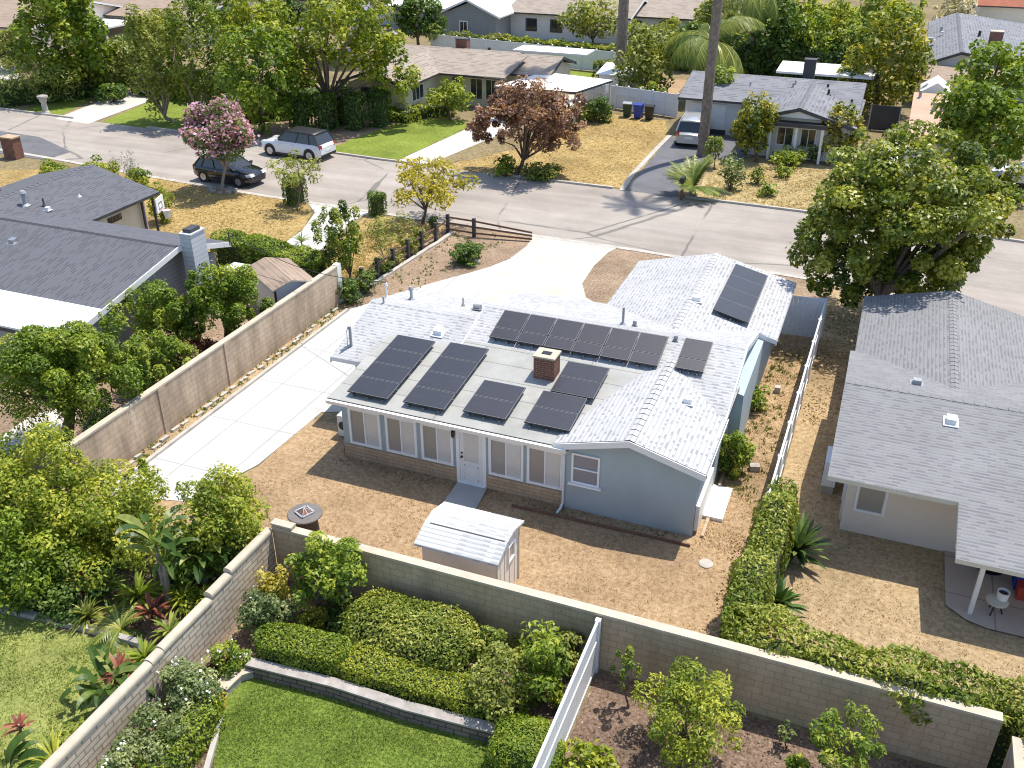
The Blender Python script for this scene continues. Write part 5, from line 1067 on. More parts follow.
# ------------------------------------------------------------------ cars
def car(label, loc, rz, L=4.6, W=1.82, paintm='car_white', roofm=None, hood=.95, belt=1.02, top=1.5, wind=(.92, .35), rear=(-2.1, -1.75), nose=.62, kind='suv', bed=None, wheel_r=.34, cat='car'):
    t = thing('parked_car', label, cat, (*loc, .016), rz); h = W / 2; f = L / 2; z0 = .22; roofm = roofm or paintm
    st = [(-f, .84, .42, belt * .80), (-f + .06, .93, .32, belt * .93), (-f + .3, .985, .24, belt), (-f * .4, 1., z0, belt), (wind[0] - .1, 1., z0, belt), (wind[0] + .12, .995, z0, belt - .02), (f - .6, .97, .23, hood - .03), (f - .2, .9, .26, hood - .12), (f - .03, .78, .32, nose + .08), (f, .7, .38, nose)]
    b = MB(); rings = []
    for x, k, zb, zt in st:
        w = h * k; pr = [(-w * .9, zb), (w * .9, zb), (w, zb + .14), (w, zb + (zt - zb) * .6), (w * .965, zt - .05), (w * .88, zt), (0, zt + .02), (-w * .88, zt), (-w * .965, zt - .05), (-w, zb + (zt - zb) * .6), (-w, zb + .14)]
        rings.append([(x, y, z) for y, z in pr])
    n = len(rings[0])
    for i in range(len(rings) - 1):
        for j in range(n):
            q = (j + 1) % n; b.face([rings[i][j], rings[i + 1][j], rings[i + 1][q], rings[i][q]][::-1], smooth=True)
    b.face(rings[0]); b.face(rings[-1][::-1]); body = b.build('body', M[paintm], t, world=False, weld=True)
    # glasshouse, roof, pillars
    wb, wt = h * .93, h * .76; x0, x1 = rear; y0 = wind[0] + .1; y1 = wind[1]
    Bq = [(x0, -wb), (y0, -wb), (y0, wb), (x0, wb)]; Tq = [(x1, -wt), (y1, -wt), (y1, wt), (x1, wt)]
    b = MB(); zb = belt - .03; zt = top - .05
    for i in range(4):
        j = (i + 1) % 4; b.face([(*Bq[i], zb), (*Bq[j], zb), (*Tq[j], zt), (*Tq[i], zt)])
    b.build('window', M['glass'], t, world=False)
    b = MB(); K = 6; rr = []
    for k in range(K + 1):
        x = x1 - .06 + (y1 - x1 + .12) * k / K; c = math.sin(math.pi * k / K) * .035
        rr.append([(x, -wt - .02, zt - .02), (x, -wt * .85, zt + .04 + c), (x, 0, zt + .055 + c), (x, wt * .85, zt + .04 + c), (x, wt + .02, zt - .02)])
    for k in range(K):
        for j in range(4): b.face([rr[k][j], rr[k + 1][j], rr[k + 1][j + 1], rr[k][j + 1]], smooth=True)
        b.face([rr[k][4], rr[k + 1][4], rr[k + 1][0], rr[k][0]])
    b.face(rr[0]); b.face(rr[-1][::-1]); b.build('roof', M[roofm], t, world=False, weld=True)
    for s_ in (-1, 1):
        b = MB(); b.bar((y0 - .02, s_ * wb, zb), (y1, s_ * wt, zt), .07, .05); b.bar((x0 + .02, s_ * wb, zb), (x1, s_ * wt, zt), .12, .06)
        for fx_ in (.52, .2): xb = x0 + (y0 - x0) * fx_; xt = x1 + (y1 - x1) * fx_; b.bar((xb, s_ * (wb + .005), zb), (xt, s_ * (wt + .005), zt), .05, .07)
        b.bar((x1, s_ * (wt + .01), zt + .0), (y1, s_ * (wt + .01), zt + .0), .05, .05)
        b.build('pillar', M['black' if roofm != paintm else paintm], t, world=False)
    for s_ in (-1, 1):
        for xw in (f - .86, -f + .84):
            a = MB(); a.tube([(xw, s_ * (h - .2), wheel_r + .02), (xw, s_ * (h + .008), wheel_r + .02)], wheel_r + .07, 22); a.build('wheel_arch', M['black'], t, world=False)
            a = MB(); c = []; yy = s_ * (h - .18); a.tube([(xw, yy, wheel_r), (xw, s_ * (h - .015), wheel_r), (xw, s_ * (h + .02), wheel_r)], [wheel_r, wheel_r, wheel_r * .93], 22); wl = a.build('wheel', M['rubber'], t, world=False)
            a = MB(); a.tube([(xw, s_ * (h + .0), wheel_r), (xw, s_ * (h + .028), wheel_r)], [wheel_r * .66, wheel_r * .62], 16)
            for k in range(5): an = k * 2 * math.pi / 5; a.bar((xw, s_ * (h + .03), wheel_r), (xw + math.cos(an) * wheel_r * .6, s_ * (h + .03), wheel_r + math.sin(an) * wheel_r * .6), .05, .02)
            a.build('rim', M['alloy'], wl, world=False)
        b = MB(); b.obox((f - .16, s_ * h * .66, nose + .10), (.14, -s_ * .06, 0), (0, .17, 0), (-.04, 0, .065)); b.build('headlight', M['lamp_clear'], t, world=False)
        b = MB(); b.obox((-f + .07, s_ * h * .80, belt * .84), (.06, 0, 0), (s_ * .03, .11, 0), (0, 0, .13)); b.build('taillight', M['lamp_red'], t, world=False)
        b = MB(); b.obox((wind[0] - .12, s_ * (h + .08), belt + .06), (.06, 0, 0), (0, .1, 0), (0, 0, .07)); b.build('mirror', M[paintm], t, world=False)
        b = MB()
        for xd in (.55, -.42): b.box(xd, xd + .16, s_ * (h - .005), s_ * (h + .02), belt - .2, belt - .17)
        b.build('door_handle', M['alloy'], t, world=False)
        b = MB(); b.box(-f + 1.3, f - 1.35, s_ * (h - .06), s_ * (h + .006), z0 - .02, z0 + .13); b.build('sill', M['black'], t, world=False)
    b = MB(); b.box(f - .06, f + .015, -h * .5, h * .5, .46, nose); b.box(f - .12, f + .02, -h * .62, h * .62, .3, .4); b.build('grille', M['black'], t, world=False)
    b = MB(); b.box(-f - .02, -f + .12, -h * .8, h * .8, .32, .46); b.build('bumper', M['black'] if roofm != paintm else M[paintm], t, world=False)
    b = MB(); b.box(-f - .012, -f + .05, -.26, .26, .62, .75); b.build('number_plate', M['white'], t, world=False)
    if bed == 'rails':
        for s_ in (-1, 1): b = MB(); b.bar((x1 + .15, s_ * wt * .9, zt + .12), (y1 - .1, s_ * wt * .9, zt + .12), .04); b.build('roof_rail', M['grey_metal'], t, world=False)
    return t
car('white SUV with black roof parked at the far kerb', (-35.9, 52.75), R(180 - 4.5), 4.85, 1.95, 'car_white', 'black', 1.02, 1.12, 1.74, (1.0, .38), (-2.3, -1.95), .74, wheel_r=.38)
car('black hatchback parked in the street under the pink blossom tree', (-36.6, 46.35), R(-4.2), 4.35, 1.78, 'car_black', None, .93, .98, 1.48, (.98, .3), (-2.05, -1.6), .64)
car('silver minivan parked nose in on the dark asphalt driveway', (-12.55, 66.2), R(94), 4.7, 1.85, 'car_silver', None, 1.0, 1.1, 1.76, (1.35, .62), (-2.25, -2.0), .7, bed='rails', cat='van')
car('white car half hidden by trees at the right frame edge', (8.6, 63.0), R(172), 4.7, 1.85, 'car_white', None, .95, 1.0, 1.48, (.95, .3), (-2.1, -1.6), .64)

# ------------------------------------------------------------------ street furniture
def bin_(label, p, body, lid, rz=0.):
    t = thing('wheelie_bin', label, 'rubbish bin', (*p, .012), rz, 'bins lined up by the white fence')
    b = MB(); B0 = [(-.24, -.26), (.24, -.26), (.24, .26), (-.24, .26)]; T0 = [(-.31, -.36), (.31, -.36), (.31, .36), (-.31, .36)]
    for i in range(4): j = (i + 1) % 4; b.face([(*B0[i], .08), (*B0[j], .08), (*T0[j], 1.0), (*T0[i], 1.0)])
    b.face([(*q, .08) for q in B0[::-1]]); b.face([(*q, 1.0) for q in T0]); b.build('body', M[body], t, world=False)
    b = MB(); b.extr([(-.4, 1.0), (.4, 1.0), (.4, 1.05), (.1, 1.12), (-.4, 1.06)], 'x', -.34, .34); b.build('lid', M[lid], t, world=False)
    for s_ in (-1, 1): b = MB(); b.tube([(s_ * .2, .3, .12), (s_ * .26, .3, .12)], .12, 12); b.build('wheel', M['rubber'], t, world=False)
    b = MB(); b.tube([(-.2, .42, 1.0), (.2, .42, 1.0)], .02, 6); b.build('handle', M[body], t, world=False)
    return t
bin_('dark green wheelie bin with pale lid, leftmost by the fence', (-18.60, 71.03), 'bin_green', 'grey_metal', .1); bin_('bright blue wheelie bin between green and black bins', (-17.70, 70.88), 'bin_blue', 'bin_blue', -.05); bin_('black wheelie bin to the right of the blue bin', (-16.81, 70.72), 'black', 'black', .05)
t = thing('gate_pillar', 'square red brick pillar beside the dark asphalt patch', 'pillar', (*(-52.90, 45.41), 0)); b = MB(); b.box(-.5, .5, -.35, .35, -.05, 1.35); b.build('pillar', M['brick_red'], t, world=False); b = MB(); b.box(-.56, .56, -.4, .4, 1.35, 1.43); b.build('pillar_cap', M['brick_tan'], t, world=False)
t = thing('garden_statue', 'small pale stone pedestal lamp on the far left lawn', 'pedestal', (*(-60.62, 55.87), 0)); b = MB(); b.lathe([(.34, 0), (.3, .1), (.22, .2), (.2, .8), (.3, .95), (.28, 1.05)], (0, 0, 0), 12); b.build('pedestal', M['kerb'], t, world=False); b = MB(); b.lathe([(.3, 1.05), (.42, 1.2), (.4, 1.3), (.1, 1.38)], (0, 0, 0), 12); b.build('bowl', M['stone'], t, world=False)
t = thing('mailbox', 'dark mailbox post at the kerb in front of fan palm', 'mailbox', (*(-10.35, 52.78), 0)); b = MB(); b.bar((0, 0, 0), (0, 0, 1.1), .14); b.build('post', M['fence_wood'], t, world=False); b = MB(); b.extr([(-.13, 1.1), (.13, 1.1), (.13, 1.28), (.07, 1.36), (-.07, 1.36), (-.13, 1.28)], 'y', -.28, .28); b.build('box', M['black'], t, world=False)
t = thing('utility_pole', 'dark wooden utility pole above the golden tree at top', 'utility pole', (*(0.87, 108.39), 0)); b = MB(); b.tube([(0, 0, 0), (.15, 0, 10.5)], [.22, .16], 10); b.build('pole', M['fence_wood'], t, world=False); b = MB(); b.bar((-1.2, 0, 9.8), (1.4, 0, 9.8), .12, .14); b.build('crossarm', M['fence_wood'], t, world=False)
b = MB(); b.tube([(0, 0, 0), (.0, .05, .9)], .025, 6); b.lathe([(.04, .9), (.09, .95), (.08, 1.1), (.02, 1.16)], (0, .05, 0), 10); o = b.build('garden_lamp', M['cream']); o.location = (*(-27.20, 35.85), 0); tag(o, 'small lamp post beside the long green hedge', 'lamp')
t = thing('garden_bench', 'white garden table in front of long hedge by left shed', 'table', (*(-26.33, 33.38), 0)); b = MB(); b.box(-.9, .9, -.45, .45, .68, .74); b.build('table_top', M['white'], t, world=False)
for sx_ in (-.8, .8): b = MB(); b.box(sx_ - .05, sx_ + .05, -.4, .4, 0, .68); b.build('leg', M['white'], t, world=False)
rs = random.Random(9)
for i in range(9): b = MB(); an = i * .7; x, y = .8 * math.cos(an), .5 * math.sin(an); b.prism([(x - .13, y - .1), (x + .12, y - .12), (x + .15, y + .1), (x - .1, y + .12)], 0, rs.uniform(.1, .18)); o = b.build('ring_stone', M['stone']); o.location = (*(-35.88, 44.54), 0); tag(o, 'grey stone in the ring round the foot of pink tree', 'stone', 'stones ringing the pink tree')
b = MB(); b.lathe([(.2, 0), (.24, .1), (.17, .22), (.05, .27)], (0, 0, 0), 8); o = b.build('boulder', M['cap']); o.location = (*(-17.46, 39.55), 0); tag(o, 'pale boulder beside the dark shrub in the dirt front yard', 'stone')

# ------------------------------------------------------------------ trees and plants near the camera
g1 = 'citrus trees along the left block wall'
tree('citrus_tree', 'large dense citrus tree with thick trunk nearest the left frame edge', [(-23.96, 19.36, 2.44, 1.55, 1.71), (-22.41, 19.96, 2.51, 1.38, 1.75), (-22.99, 19.73, 3.45, 1.62, 0.98)], 'fresh', .12, 2.3, 1, base=(-23.69, 19.46), trunk=.22, k=9, group=g1, nclump=44, clump=.27)
tree('citrus_tree', 'thin citrus tree between the large citrus and the reddish bush', [(-23.15, 22.06, 1.77, 0.93, 1.15), (-22.22, 22.43, 1.93, 0.93, 1.23)], 'fresh', .12, 2.1, 2, base=(-23.15, 22.06), trunk=.06, group=g1, nclump=26, clump=.26)
tree('citrus_tree', 'bushy citrus tree in front of the white rake of the left house', [(-25.27, 26.26, 1.75, 1.21, 1.44), (-24.02, 26.75, 2.13, 1.08, 1.31), (-24.65, 26.51, 1.10, 1.37, 0.97)], 'fresh', .12, 2.3, 3, base=(-24.49, 26.57), trunk=.07, group=g1, nclump=30, clump=.27)
tree('citrus_tree', 'citrus tree nearest the brown roofed shed by the wall', [(-22.90, 27.38, 2.43, 1.12, 1.44), (-22.18, 27.66, 1.84, 1.13, 1.72)], 'fresh', .12, 2.4, 4, base=(-23.05, 27.32), trunk=.08, group=g1, nclump=34, clump=.27)
tree('young_tree', 'slender upright young tree rising above the white patio roof edge', (-24.33, 23.15, 2.82, 0.50, 0.85), 'fresh', .13, 1.2, 5, base=(-24.86, 22.94), trunk=.03, k=4, nclump=14)
tree('citrus_tree', 'low spreading citrus tree in the middle of the row along wall', [(-23.49, 23.81, 1.25, 1.02, 1.11), (-22.72, 24.11, 1.17, 0.91, 0.87)], 'fresh', .12, 2.2, 9, base=(-23.49, 23.81), trunk=.07, k=7, group=g1, nclump=30, clump=.28)
shrub('shrub', 'reddish tan bush by the left block wall under the citrus', (-23.12, 24.20, 0.88, 1.14, 0.80), 'tan', .1, 1.5, 6, blossom=('pale', .2, .1, .3))
shrub('shrub', 'small bright red leaved bush beside the left block wall', (-23.44, 26.51, 0.40, 0.61, 0.43), 'red', .08, 2.6, 7)
shrub('shrub', 'low dark bush on the ground behind the left wall', (-23.54, 20.96, 0.31, 0.69, 0.29), 'deep', .1, 2., 8)
# left front garden
tree('young_tree', 'upright vase shaped green tree by the end of the left wall', (-21.95, 34.60, 2.37, 1.23, 1.75), 'citrus', .15, 2.2, 10, base=(-21.78, 34.67), trunk=.07, k=12, fork=.2, nclump=44, clump=.17, aspect=.45)
tree('young_tree', 'thin feathery tree inside the corner of the rail fence', (-20.95, 36.54, 1.89, 1.02, 1.17), 'olive', .13, .75, 11, base=(-21.15, 36.46), trunk=.03, k=7, bark='bark_pale', aspect=.4)
tree('young_tree', 'small feathery sapling behind the yellow tree near rail fence', (-21.52, 40.12, 0.95, 0.62, 0.93), 'olive', .13, .7, 12, base=(-21.80, 40.17), trunk=.025, k=5, bark='bark_pale', aspect=.4)
tree('street_tree', 'yellow leaved spreading tree beside the street', (-21.97, 43.97, 2.10, 2.43, 1.42), 'yellow', .26, 1.35, 13, base=(-22.41, 43.80), trunk=.1, k=9, nclump=40, clump=.22, aspect=.42, fork=.35)
hedge('topiary', 'box clipped round green shrub at the kerb left of yellow tree', [(-25.53, 44.16), (-25.14, 44.14)], .9, 1.25, 'deep', .12, 2.6, 14, cat='topiary', lump=.05)
rs = random.Random(21)
for i, (px, lab) in enumerate((((-20.81, 33.13, 0.53, 0.64, 0.61), 'largest dark bush at the wall end of the rail fence'), ((-20.76, 34.45, 0.49, 0.56, 0.64), 'dark round bush second along the rail fence from the wall'), ((-21.10, 36.75, 0.30, 0.50, 0.41), 'dark round bush third along the rail fence from the wall'), ((-21.08, 37.98, 0.26, 0.43, 0.43), 'olive bush fourth along the rail fence from the wall'), ((-21.05, 39.42, 0.37, 0.45, 0.56), 'olive bush fifth along the rail fence, behind black post'), ((-21.04, 40.62, 0.51, 0.45, 0.59), 'taller olive bush on the rail fence nearest yellow tree'), ((-21.30, 42.89, 0.33, 0.32, 0.43), 'tiny dark bush at the corner of the rail fence'))):
    shrub('shrub', lab, px, 'deep' if i in (0, 1, 2, 6) else 'olive', .12, 2.4, 30 + i, group='bushes along the rail fence')
shrub('shrub', 'dark spreading juniper shrub alone in the dirt front yard', (-17.81, 39.54, 0.47, 1.02, 0.55), 'deep', .12, 3., 40, nclump=26, clump=.26)
hedge('hedge', 'long low green hedge along the left driveway', [(-28.6, 35.1), (-26.4, 35.0), (-23.0, 34.0)], 1.7, 1.55, 'fresh', .15, 2.8, 41, lump=.16)
strap_plant('yucca', 'small grey rosette plant on the kerb of the left driveway', (-26.50, 38.31), .3, 26, .7, .07, 'grey', 42)
tree('blossom_tree', 'crape myrtle covered in pink blossom beside the black hatchback', (-35.80, 44.58, 3.18, 2.10, 1.76), 'deep', .2, 2.4, 43, base=(-35.94, 44.52), trunk=.1, k=8, bark='bark_pale', blossom=('pink', .27, .2, .5), nclump=34, clump=.27)
tree('young_tree', 'pale leaved airy young tree on the dry grass by the street', (-29.79, 43.03, 2.21, 1.58, 1.04), 'pale', .2, .95, 44, base=(-29.82, 43.02), trunk=.06, k=8, nclump=26, clump=.22, aspect=.4)
hedge('topiary', 'clipped dark cylinder shrub behind the pale airy young tree', [(-30.80, 44.14), (-30.38, 44.11)], 1.3, 1.5, 'deep', .14, 2.4, 45, cat='topiary', lump=.04)
shrub('shrub', 'round green bush at the far edge of the left roof', (-46.30, 42.13, 0.68, 0.93, 0.70), 'fresh', .16, 2.4, 46)
shrub('shrub', 'yellow green bush behind the ridge of the left garage', (-43.18, 42.71, 0.82, 1.31, 0.88), 'yellowgreen', .16, 2.4, 47)
shrub('shrub', 'dark green bush right of the silvery spiky shrub', (-41.00, 43.36, 0.49, 0.83, 0.64), 'fresh', .14, 2.2, 48)
tree('young_tree', 'silvery spiky upright shrub at the street edge', (-41.75, 43.71, 1.10, 0.60, 0.98), 'silver', .18, 1.1, 49, base=(-41.67, 43.31), trunk=.03, k=8, bark='bark_pale', aspect=.25)
tree('young_tree', 'bare twiggy grey shrub between yellow green bush and silvery shrub', (-42.65, 43.35, 1.31, 0.54, 0.76), 'silver', .16, .35, 50, base=(-42.90, 43.25), trunk=.03, k=9, bark='bark_pale', aspect=.2)
shrub('shrub', 'golden green bush under the basketball hoop', (-35.53, 38.81, 1.01, 0.75, 1.21), 'yellowgreen', .15, 1.8, 51)
# side yard of the blue house
shrub('shrub', 'round dark green bush against the right side of the blue house', (-2.75, 25.93, 0.85, 0.68, 0.89), 'fresh', .12, 3., 60, nclump=30, clump=.27)
shrub('shrub', 'leafy bush in the side yard under the garage eave', (-2.73, 30.26, 0.55, 0.60, 0.43), 'fresh', .13, 1.6, 61)
# clipped hedge round the neighbour's yard
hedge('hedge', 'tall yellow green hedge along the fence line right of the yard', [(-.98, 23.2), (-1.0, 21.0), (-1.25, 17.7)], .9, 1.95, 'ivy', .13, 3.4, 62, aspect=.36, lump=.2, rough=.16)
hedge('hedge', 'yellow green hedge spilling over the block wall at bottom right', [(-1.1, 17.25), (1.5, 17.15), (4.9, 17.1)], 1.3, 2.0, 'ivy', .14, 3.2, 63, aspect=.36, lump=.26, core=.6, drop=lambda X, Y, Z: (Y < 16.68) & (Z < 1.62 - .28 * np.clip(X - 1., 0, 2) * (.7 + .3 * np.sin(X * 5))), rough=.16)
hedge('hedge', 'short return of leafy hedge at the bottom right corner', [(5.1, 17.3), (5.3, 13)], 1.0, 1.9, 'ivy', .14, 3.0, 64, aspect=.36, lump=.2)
def sago(label, p, h, L, seed, n=46): return strap_plant('sago_palm', label, p, h, n + 14, L, .13, 'dpalm', seed, 'palm', None, (.1, 1.4), .55, .12)
sago('dark green sago palm beside the tall hedge in the neighbour yard', (-0.28, 22.34), .35, 1.05, 65); sago('smaller sago palm half behind the hedge corner', (-0.48, 20.01), .25, .8, 66, 34)
# bottom garden beds
tree('small_tree', 'rounded leafy small tree in the corner of the back wall', (-11.13, 15.57, 1.43, 1.03, 1.03), 'fresh', .13, 2.6, 70, base=(-11.38, 15.47), trunk=.08, nclump=44, clump=.25)
shrub('shrub', 'bushy yellow variegated shrub beside the slump block wall', (-12.67, 15.21, 0.78, 0.46, 0.67), 'yellow', .1, 2., 71)
shrub('shrub', 'grey green shrub above the dark clipped hedge', (-12.39, 14.54, 0.80, 0.70, 0.61), 'grey', .1, 2.4, 72, blossom=('white', .006, .06, .6))
shrub('shrub', 'small yellow bronze bush between hedge and rounded tree', (-11.33, 14.95, 0.44, 0.43, 0.43), 'gold', .09, 2.4, 73)
dome('shrub', 'very large rounded clipped shrub in front of the block wall', (-8.72, 15.32), 1.95, 1.0, 1.2, 'ivy', .10, 3.0, 74)
hl = [(p[0], p[1] + .74) for p in ln]
hedge('hedge', 'dark green clipped hedge along the edging wall', [(hl[0][0] + .25, hl[0][1]), (hl[1][0] - .25, hl[1][1])], 1.0, .85, 'fresh', .075, 3.0, 75, lump=.05, rough=.07)
hedge('hedge', 'bright yellow green clipped hedge along the edging wall', [hl[1], hl[2], (hl[3][0] - .35, hl[3][1])], .95, .72, 'yellowgreen', .075, 3.0, 76, lump=.08, rough=.07)
shrub('shrub', 'pale green bush against the block wall right of large rounded shrub', (-6.64, 15.48, 0.72, 0.50, 0.55), 'ivy', .1, 2.4, 77)
shrub('shrub', 'small tan and green bush left of the brownish shrub', (-7.26, 15.10, 0.39, 0.41, 0.36), 'tan', .09, 1.6, 78)
shrub('shrub', 'spreading brownish olive shrub above the bright hedge', (-5.97, 14.28, 0.93, 0.81, 0.66), 'olive', .1, 2.2, 79)
shrub('shrub', 'broad leaved dark shrub near the white fence top', (-5.21, 14.96, 1.18, 0.73, 1.02), 'fresh', .17, 2.4, 80, aspect=.35)
shrub('shrub', 'olive leafed shrub tucked against the white fence', (-4.79, 16.06, 0.66, 0.48, 0.57), 'olive', .11, 2.2, 81)
dome('shrub', 'rounded bright green bush at the bottom beside white fence', ((-4.89, 13.14)[0], (-4.89, 13.14)[1] + .1), .8, .75, .95, 'fresh', .075, 3.0, 82)
shrub('shrub', 'small yellow leaved bush at the foot of the white fence', (-4.72, 14.84, 0.29, 0.19, 0.31), 'yellowgreen', .08, 2., 83)
g2 = 'white flowered shrubs by the slump wall'
shrub('flowering_shrub', 'largest white flowered shrub against the pale slump wall', (-12.72, 11.81, 0.72, 0.75, 0.51), 'grey', .09, 2.6, 84, blossom=('white', .014, .075, .6), group=g2)
shrub('flowering_shrub', 'small white flowered shrub at the top of the curved kerb', (-12.43, 13.06, 0.49, 0.44, 0.37), 'fresh', .09, 2.2, 85, blossom=('white', .02, .07, .5), group=g2)
shrub('flowering_shrub', 'lower white flowered shrub beside the yellow green clipped bush', (-12.45, 10.53, 0.69, 0.80, 0.36), 'grey', .09, 2.4, 86, blossom=('white', .008, .075, .6), group=g2)
shrub('shrub', 'golden leaved small shrub between the white flowered shrubs and lawn', (-12.05, 11.89, 0.32, 0.32, 0.21), 'yellow', .08, 2., 87)
hedge('hedge', 'yellow green clipped hedge curving beside the bottom lawn', [(-12.04, 11.58), (-11.97, 10.92), (-11.95, 9.89)], .9, .7, 'fresh', .09, 2.6, 88, lump=.1)
shrub('shrub', 'pale bush with white flowers at the bottom edge under slump wall', (-12.61, 9.55, 0.39, 0.42, 0.76), 'grey', .09, 2.4, 89, blossom=('white', .012, .07, .5))
# left jungle
g3 = 'big shrubs of the left garden'
shrub('shrub', 'huge yellow green shrub at the left edge below the citrus', (-19.89, 15.09, 2.04, 1.59, 1.87), 'yellowgreen', .11, 2.8, 90, nclump=80, clump=.24, group=g3)
shrub('shrub', 'large yellow green shrub left of the banana plant', (-17.88, 15.32, 1.42, 1.82, 1.37), 'yellowgreen', .11, 2.8, 91, nclump=80, clump=.24, group=g3)
shrub('shrub', 'dense mid green shrub at the left frame edge beside the lawn', (-19.41, 13.46, 1.63, 1.76, 1.02), 'fresh', .12, 2.6, 92, nclump=60, clump=.25, group=g3)
shrub('shrub', 'tall leafy shrub in front of the corner of driveway', (-14.66, 16.13, 1.75, 1.23, 1.74), 'yellowgreen', .11, 2.8, 93, nclump=60, clump=.25, group=g3)
tree('young_tree', 'upright twiggy top rising over the shrubs before the driveway', (-19.16, 17.96, 0.78, 0.60, 0.65), 'citrus', .12, 1., 94, base=(-18.49, 17.04), trunk=.03, k=9, group=None, nclump=16, clump=.2)
shrub('shrub', 'low dark green shrub under the banana plants', (-18.10, 13.64, 0.75, 1.31, 0.31), 'deep', .11, 2., 95)
paddle_plant('bird_of_paradise', 'tall banana like plant with wide paddle leaves in left garden', (-15.54, 14.57), [(0, 0, 1.75, 13, .95), (.25, -.1, 1.35, 8, .8)], 'banana', 96)
paddle_plant('bird_of_paradise', 'lower banana like clump against the slump block wall', (-14.80, 15.28), [(0, 0, .8, 12, .95), (-.3, .2, .7, 9, .9), (.2, .3, .9, 8, .9)], 'banana', 97)
paddle_plant('bird_of_paradise', 'banana like clump on the bottom left lawn by the wall', (-14.39, 11.19), [(0, 0, .3, 11, .95), (.2, .2, .3, 9, .85), (-.2, .15, .2, 8, .8)], 'banana', 98)
paddle_plant('bird_of_paradise', 'banana like plant at the bottom left frame corner', (-14.86, 8.67), [(0, 0, .2, 11, .9)], 'banana', 99)
def ti(label, p, seed, mat='red', h=.5, n=26, L=.6): return strap_plant('ti_plant', label, p, h, n, L, .08, mat, seed)
ti('dark red ti plant under the shrubs at left', (-17.54, 13.61), 100, 'red', .7); ti('red ti plant below the tall banana like plant', (-15.15, 13.60), 101, 'red', .6); ti('pinkish red ti plant beside the slump wall coping', (-14.36, 11.56), 102, 'red', .7, 22, .55); ti('red topped ti plant at the bottom left lawn', (-15.17, 9.46), 103, 'red', .85, 18, .4)
palm('fern_palm', 'pale green fern clump below the banana plant', (-15.84, 13.17), .1, 26, .95, 1.3, .2, 'palm', .05, (0, 0), 104, (.3, 1.2), 'plant', 16, .4)
strap_plant('grass_clump', 'yellow grassy clump at the bottom left by the wall', (-14.23, 9.37), .05, 90, .9, .05, 'yellowgreen', 105, 'plant', None, (.5, 1.4), 1.3)
strap_plant('grass_clump', 'green leaved clump at the end of the stone kerb', (-14.57, 12.57), .1, 40, .6, .07, 'fresh', 106, 'plant')
shrub('shrub', 'dark low planting along the stone kerb of the jungle bed', (-17.59, 13.11, 0.37, 0.75, 0.16), 'deep', .1, 1.6, 107)
# mulch bed bottom right
tree('small_tree', 'yellow green leafy tree in the mulch bed before the block wall', (-1.69, 14.76, 1.12, 1.18, 1.03), 'yellowgreen', .10, 2.2, 110, base=(-1.57, 14.58), trunk=.06, nclump=44, clump=.22, aspect=.4, k=8, fork=.25, bottom=-.8)
tree('young_tree', 'thin sapling between the white fence and yellow green tree', (-3.31, 15.52, 1.05, 0.38, 0.78), 'citrus', .12, .8, 111, base=(-3.22, 15.49), trunk=.03, k=6, nclump=16, clump=.2, aspect=.4)
shrub('shrub', 'bright broad leaved bush at the bottom edge in mulch', (-3.43, 13.30, 0.50, 0.67, 0.30), 'yellowgreen', .14, 2.2, 112)
tree('young_tree', 'bright pointed young tree in the mulch at the bottom right', (1.41, 15.08, 1.34, 0.80, 0.80), 'fresh', .13, 1.7, 113, base=(1.64, 15.16), trunk=.05, nclump=30, clump=.22, aspect=.35, k=8, fork=.2, bottom=-.9)
tree('young_tree', 'spindly little sapling in the mulch shade strip', (0.28, 15.66, 0.41, 0.22, 0.35), 'grey', .1, .6, 114, base=(0.34, 15.62), trunk=.02, k=5, nclump=8)
shrub('shrub', 'low bush at the bottom between the two mulch bed trees', (0.61, 14.89, 0.37, 0.32, 0.39), 'fresh', .12, 1.6, 115)
# ------------------------------------------------------------------ street trees and far trees
tree('street_tree', 'big open street tree in front of the right house by the long fence', [(1.18, 39.68, 5.82, 4.06, 2.32), (-0.72, 38.93, 3.28, 2.20, 2.80), (2.03, 40.02, 2.73, 2.70, 2.25), (3.71, 40.67, 4.82, 1.68, 2.57)], 'ficus', .19, 2.5, 120, base=(.9, 38.6), trunk=.24, k=14, nclump=110, clump=.17, aspect=.7, fork=.35, fill=.7, bottom=-.95, cap=40000)
tree('street_tree', 'dense dark street tree at the right frame edge', (5.05, 60.87, 3.71, 3.04, 3.04), 'fresh', .34, 2.4, 121, base=(5.98, 61.24), trunk=.25, nclump=56, clump=.23, aspect=.7)
tree('street_tree', 'bright green tree crown above the dense right edge tree', (5.86, 70.66, 4.89, 2.63, 2.25), 'fresh', .36, 1.9, 122, base=(7.24, 70.66), trunk=.22, nclump=34, clump=.25, aspect=.7)
tree('evergreen_tree', 'tall dark evergreen at the top left above pale drooping shrub', (-62.19, 60.87, 5.35, 3.88, 5.01), 'fresh', .40, 3.2, 123, base=(-62.80, 60.63), trunk=.3, nclump=90, clump=.2, aspect=.6, bottom=-.97)
shrub('shrub', 'pale drooping shrub at the far left kerb', (-63.39, 58.83, 1.88, 3.03, 2.02), 'pale', .38, 3.0, 124, aspect=.22)
shrub('shrub', 'olive shrubs beside the far driveway', (-60.29, 63.24, 2.01, 2.30, 2.56), 'olive', .34, 2.6, 125)
shrub('shrub', 'low round bushes lining the far driveway', (-58.60, 60.73, 0.63, 1.44, 0.76), 'deep', .26, 2., 126)
tree('multi_trunk_tree', 'light leaved multi trunk tree on the far left lawn', (-50.14, 56.93, 4.37, 2.24, 4.16), 'olive', .34, 2.1, 127, base=(-49.71, 57.10), trunk=.16, k=14, fork=.12, bark='bark_pale', bottom=-.92, aspect=.4, nclump=60, clump=.2)
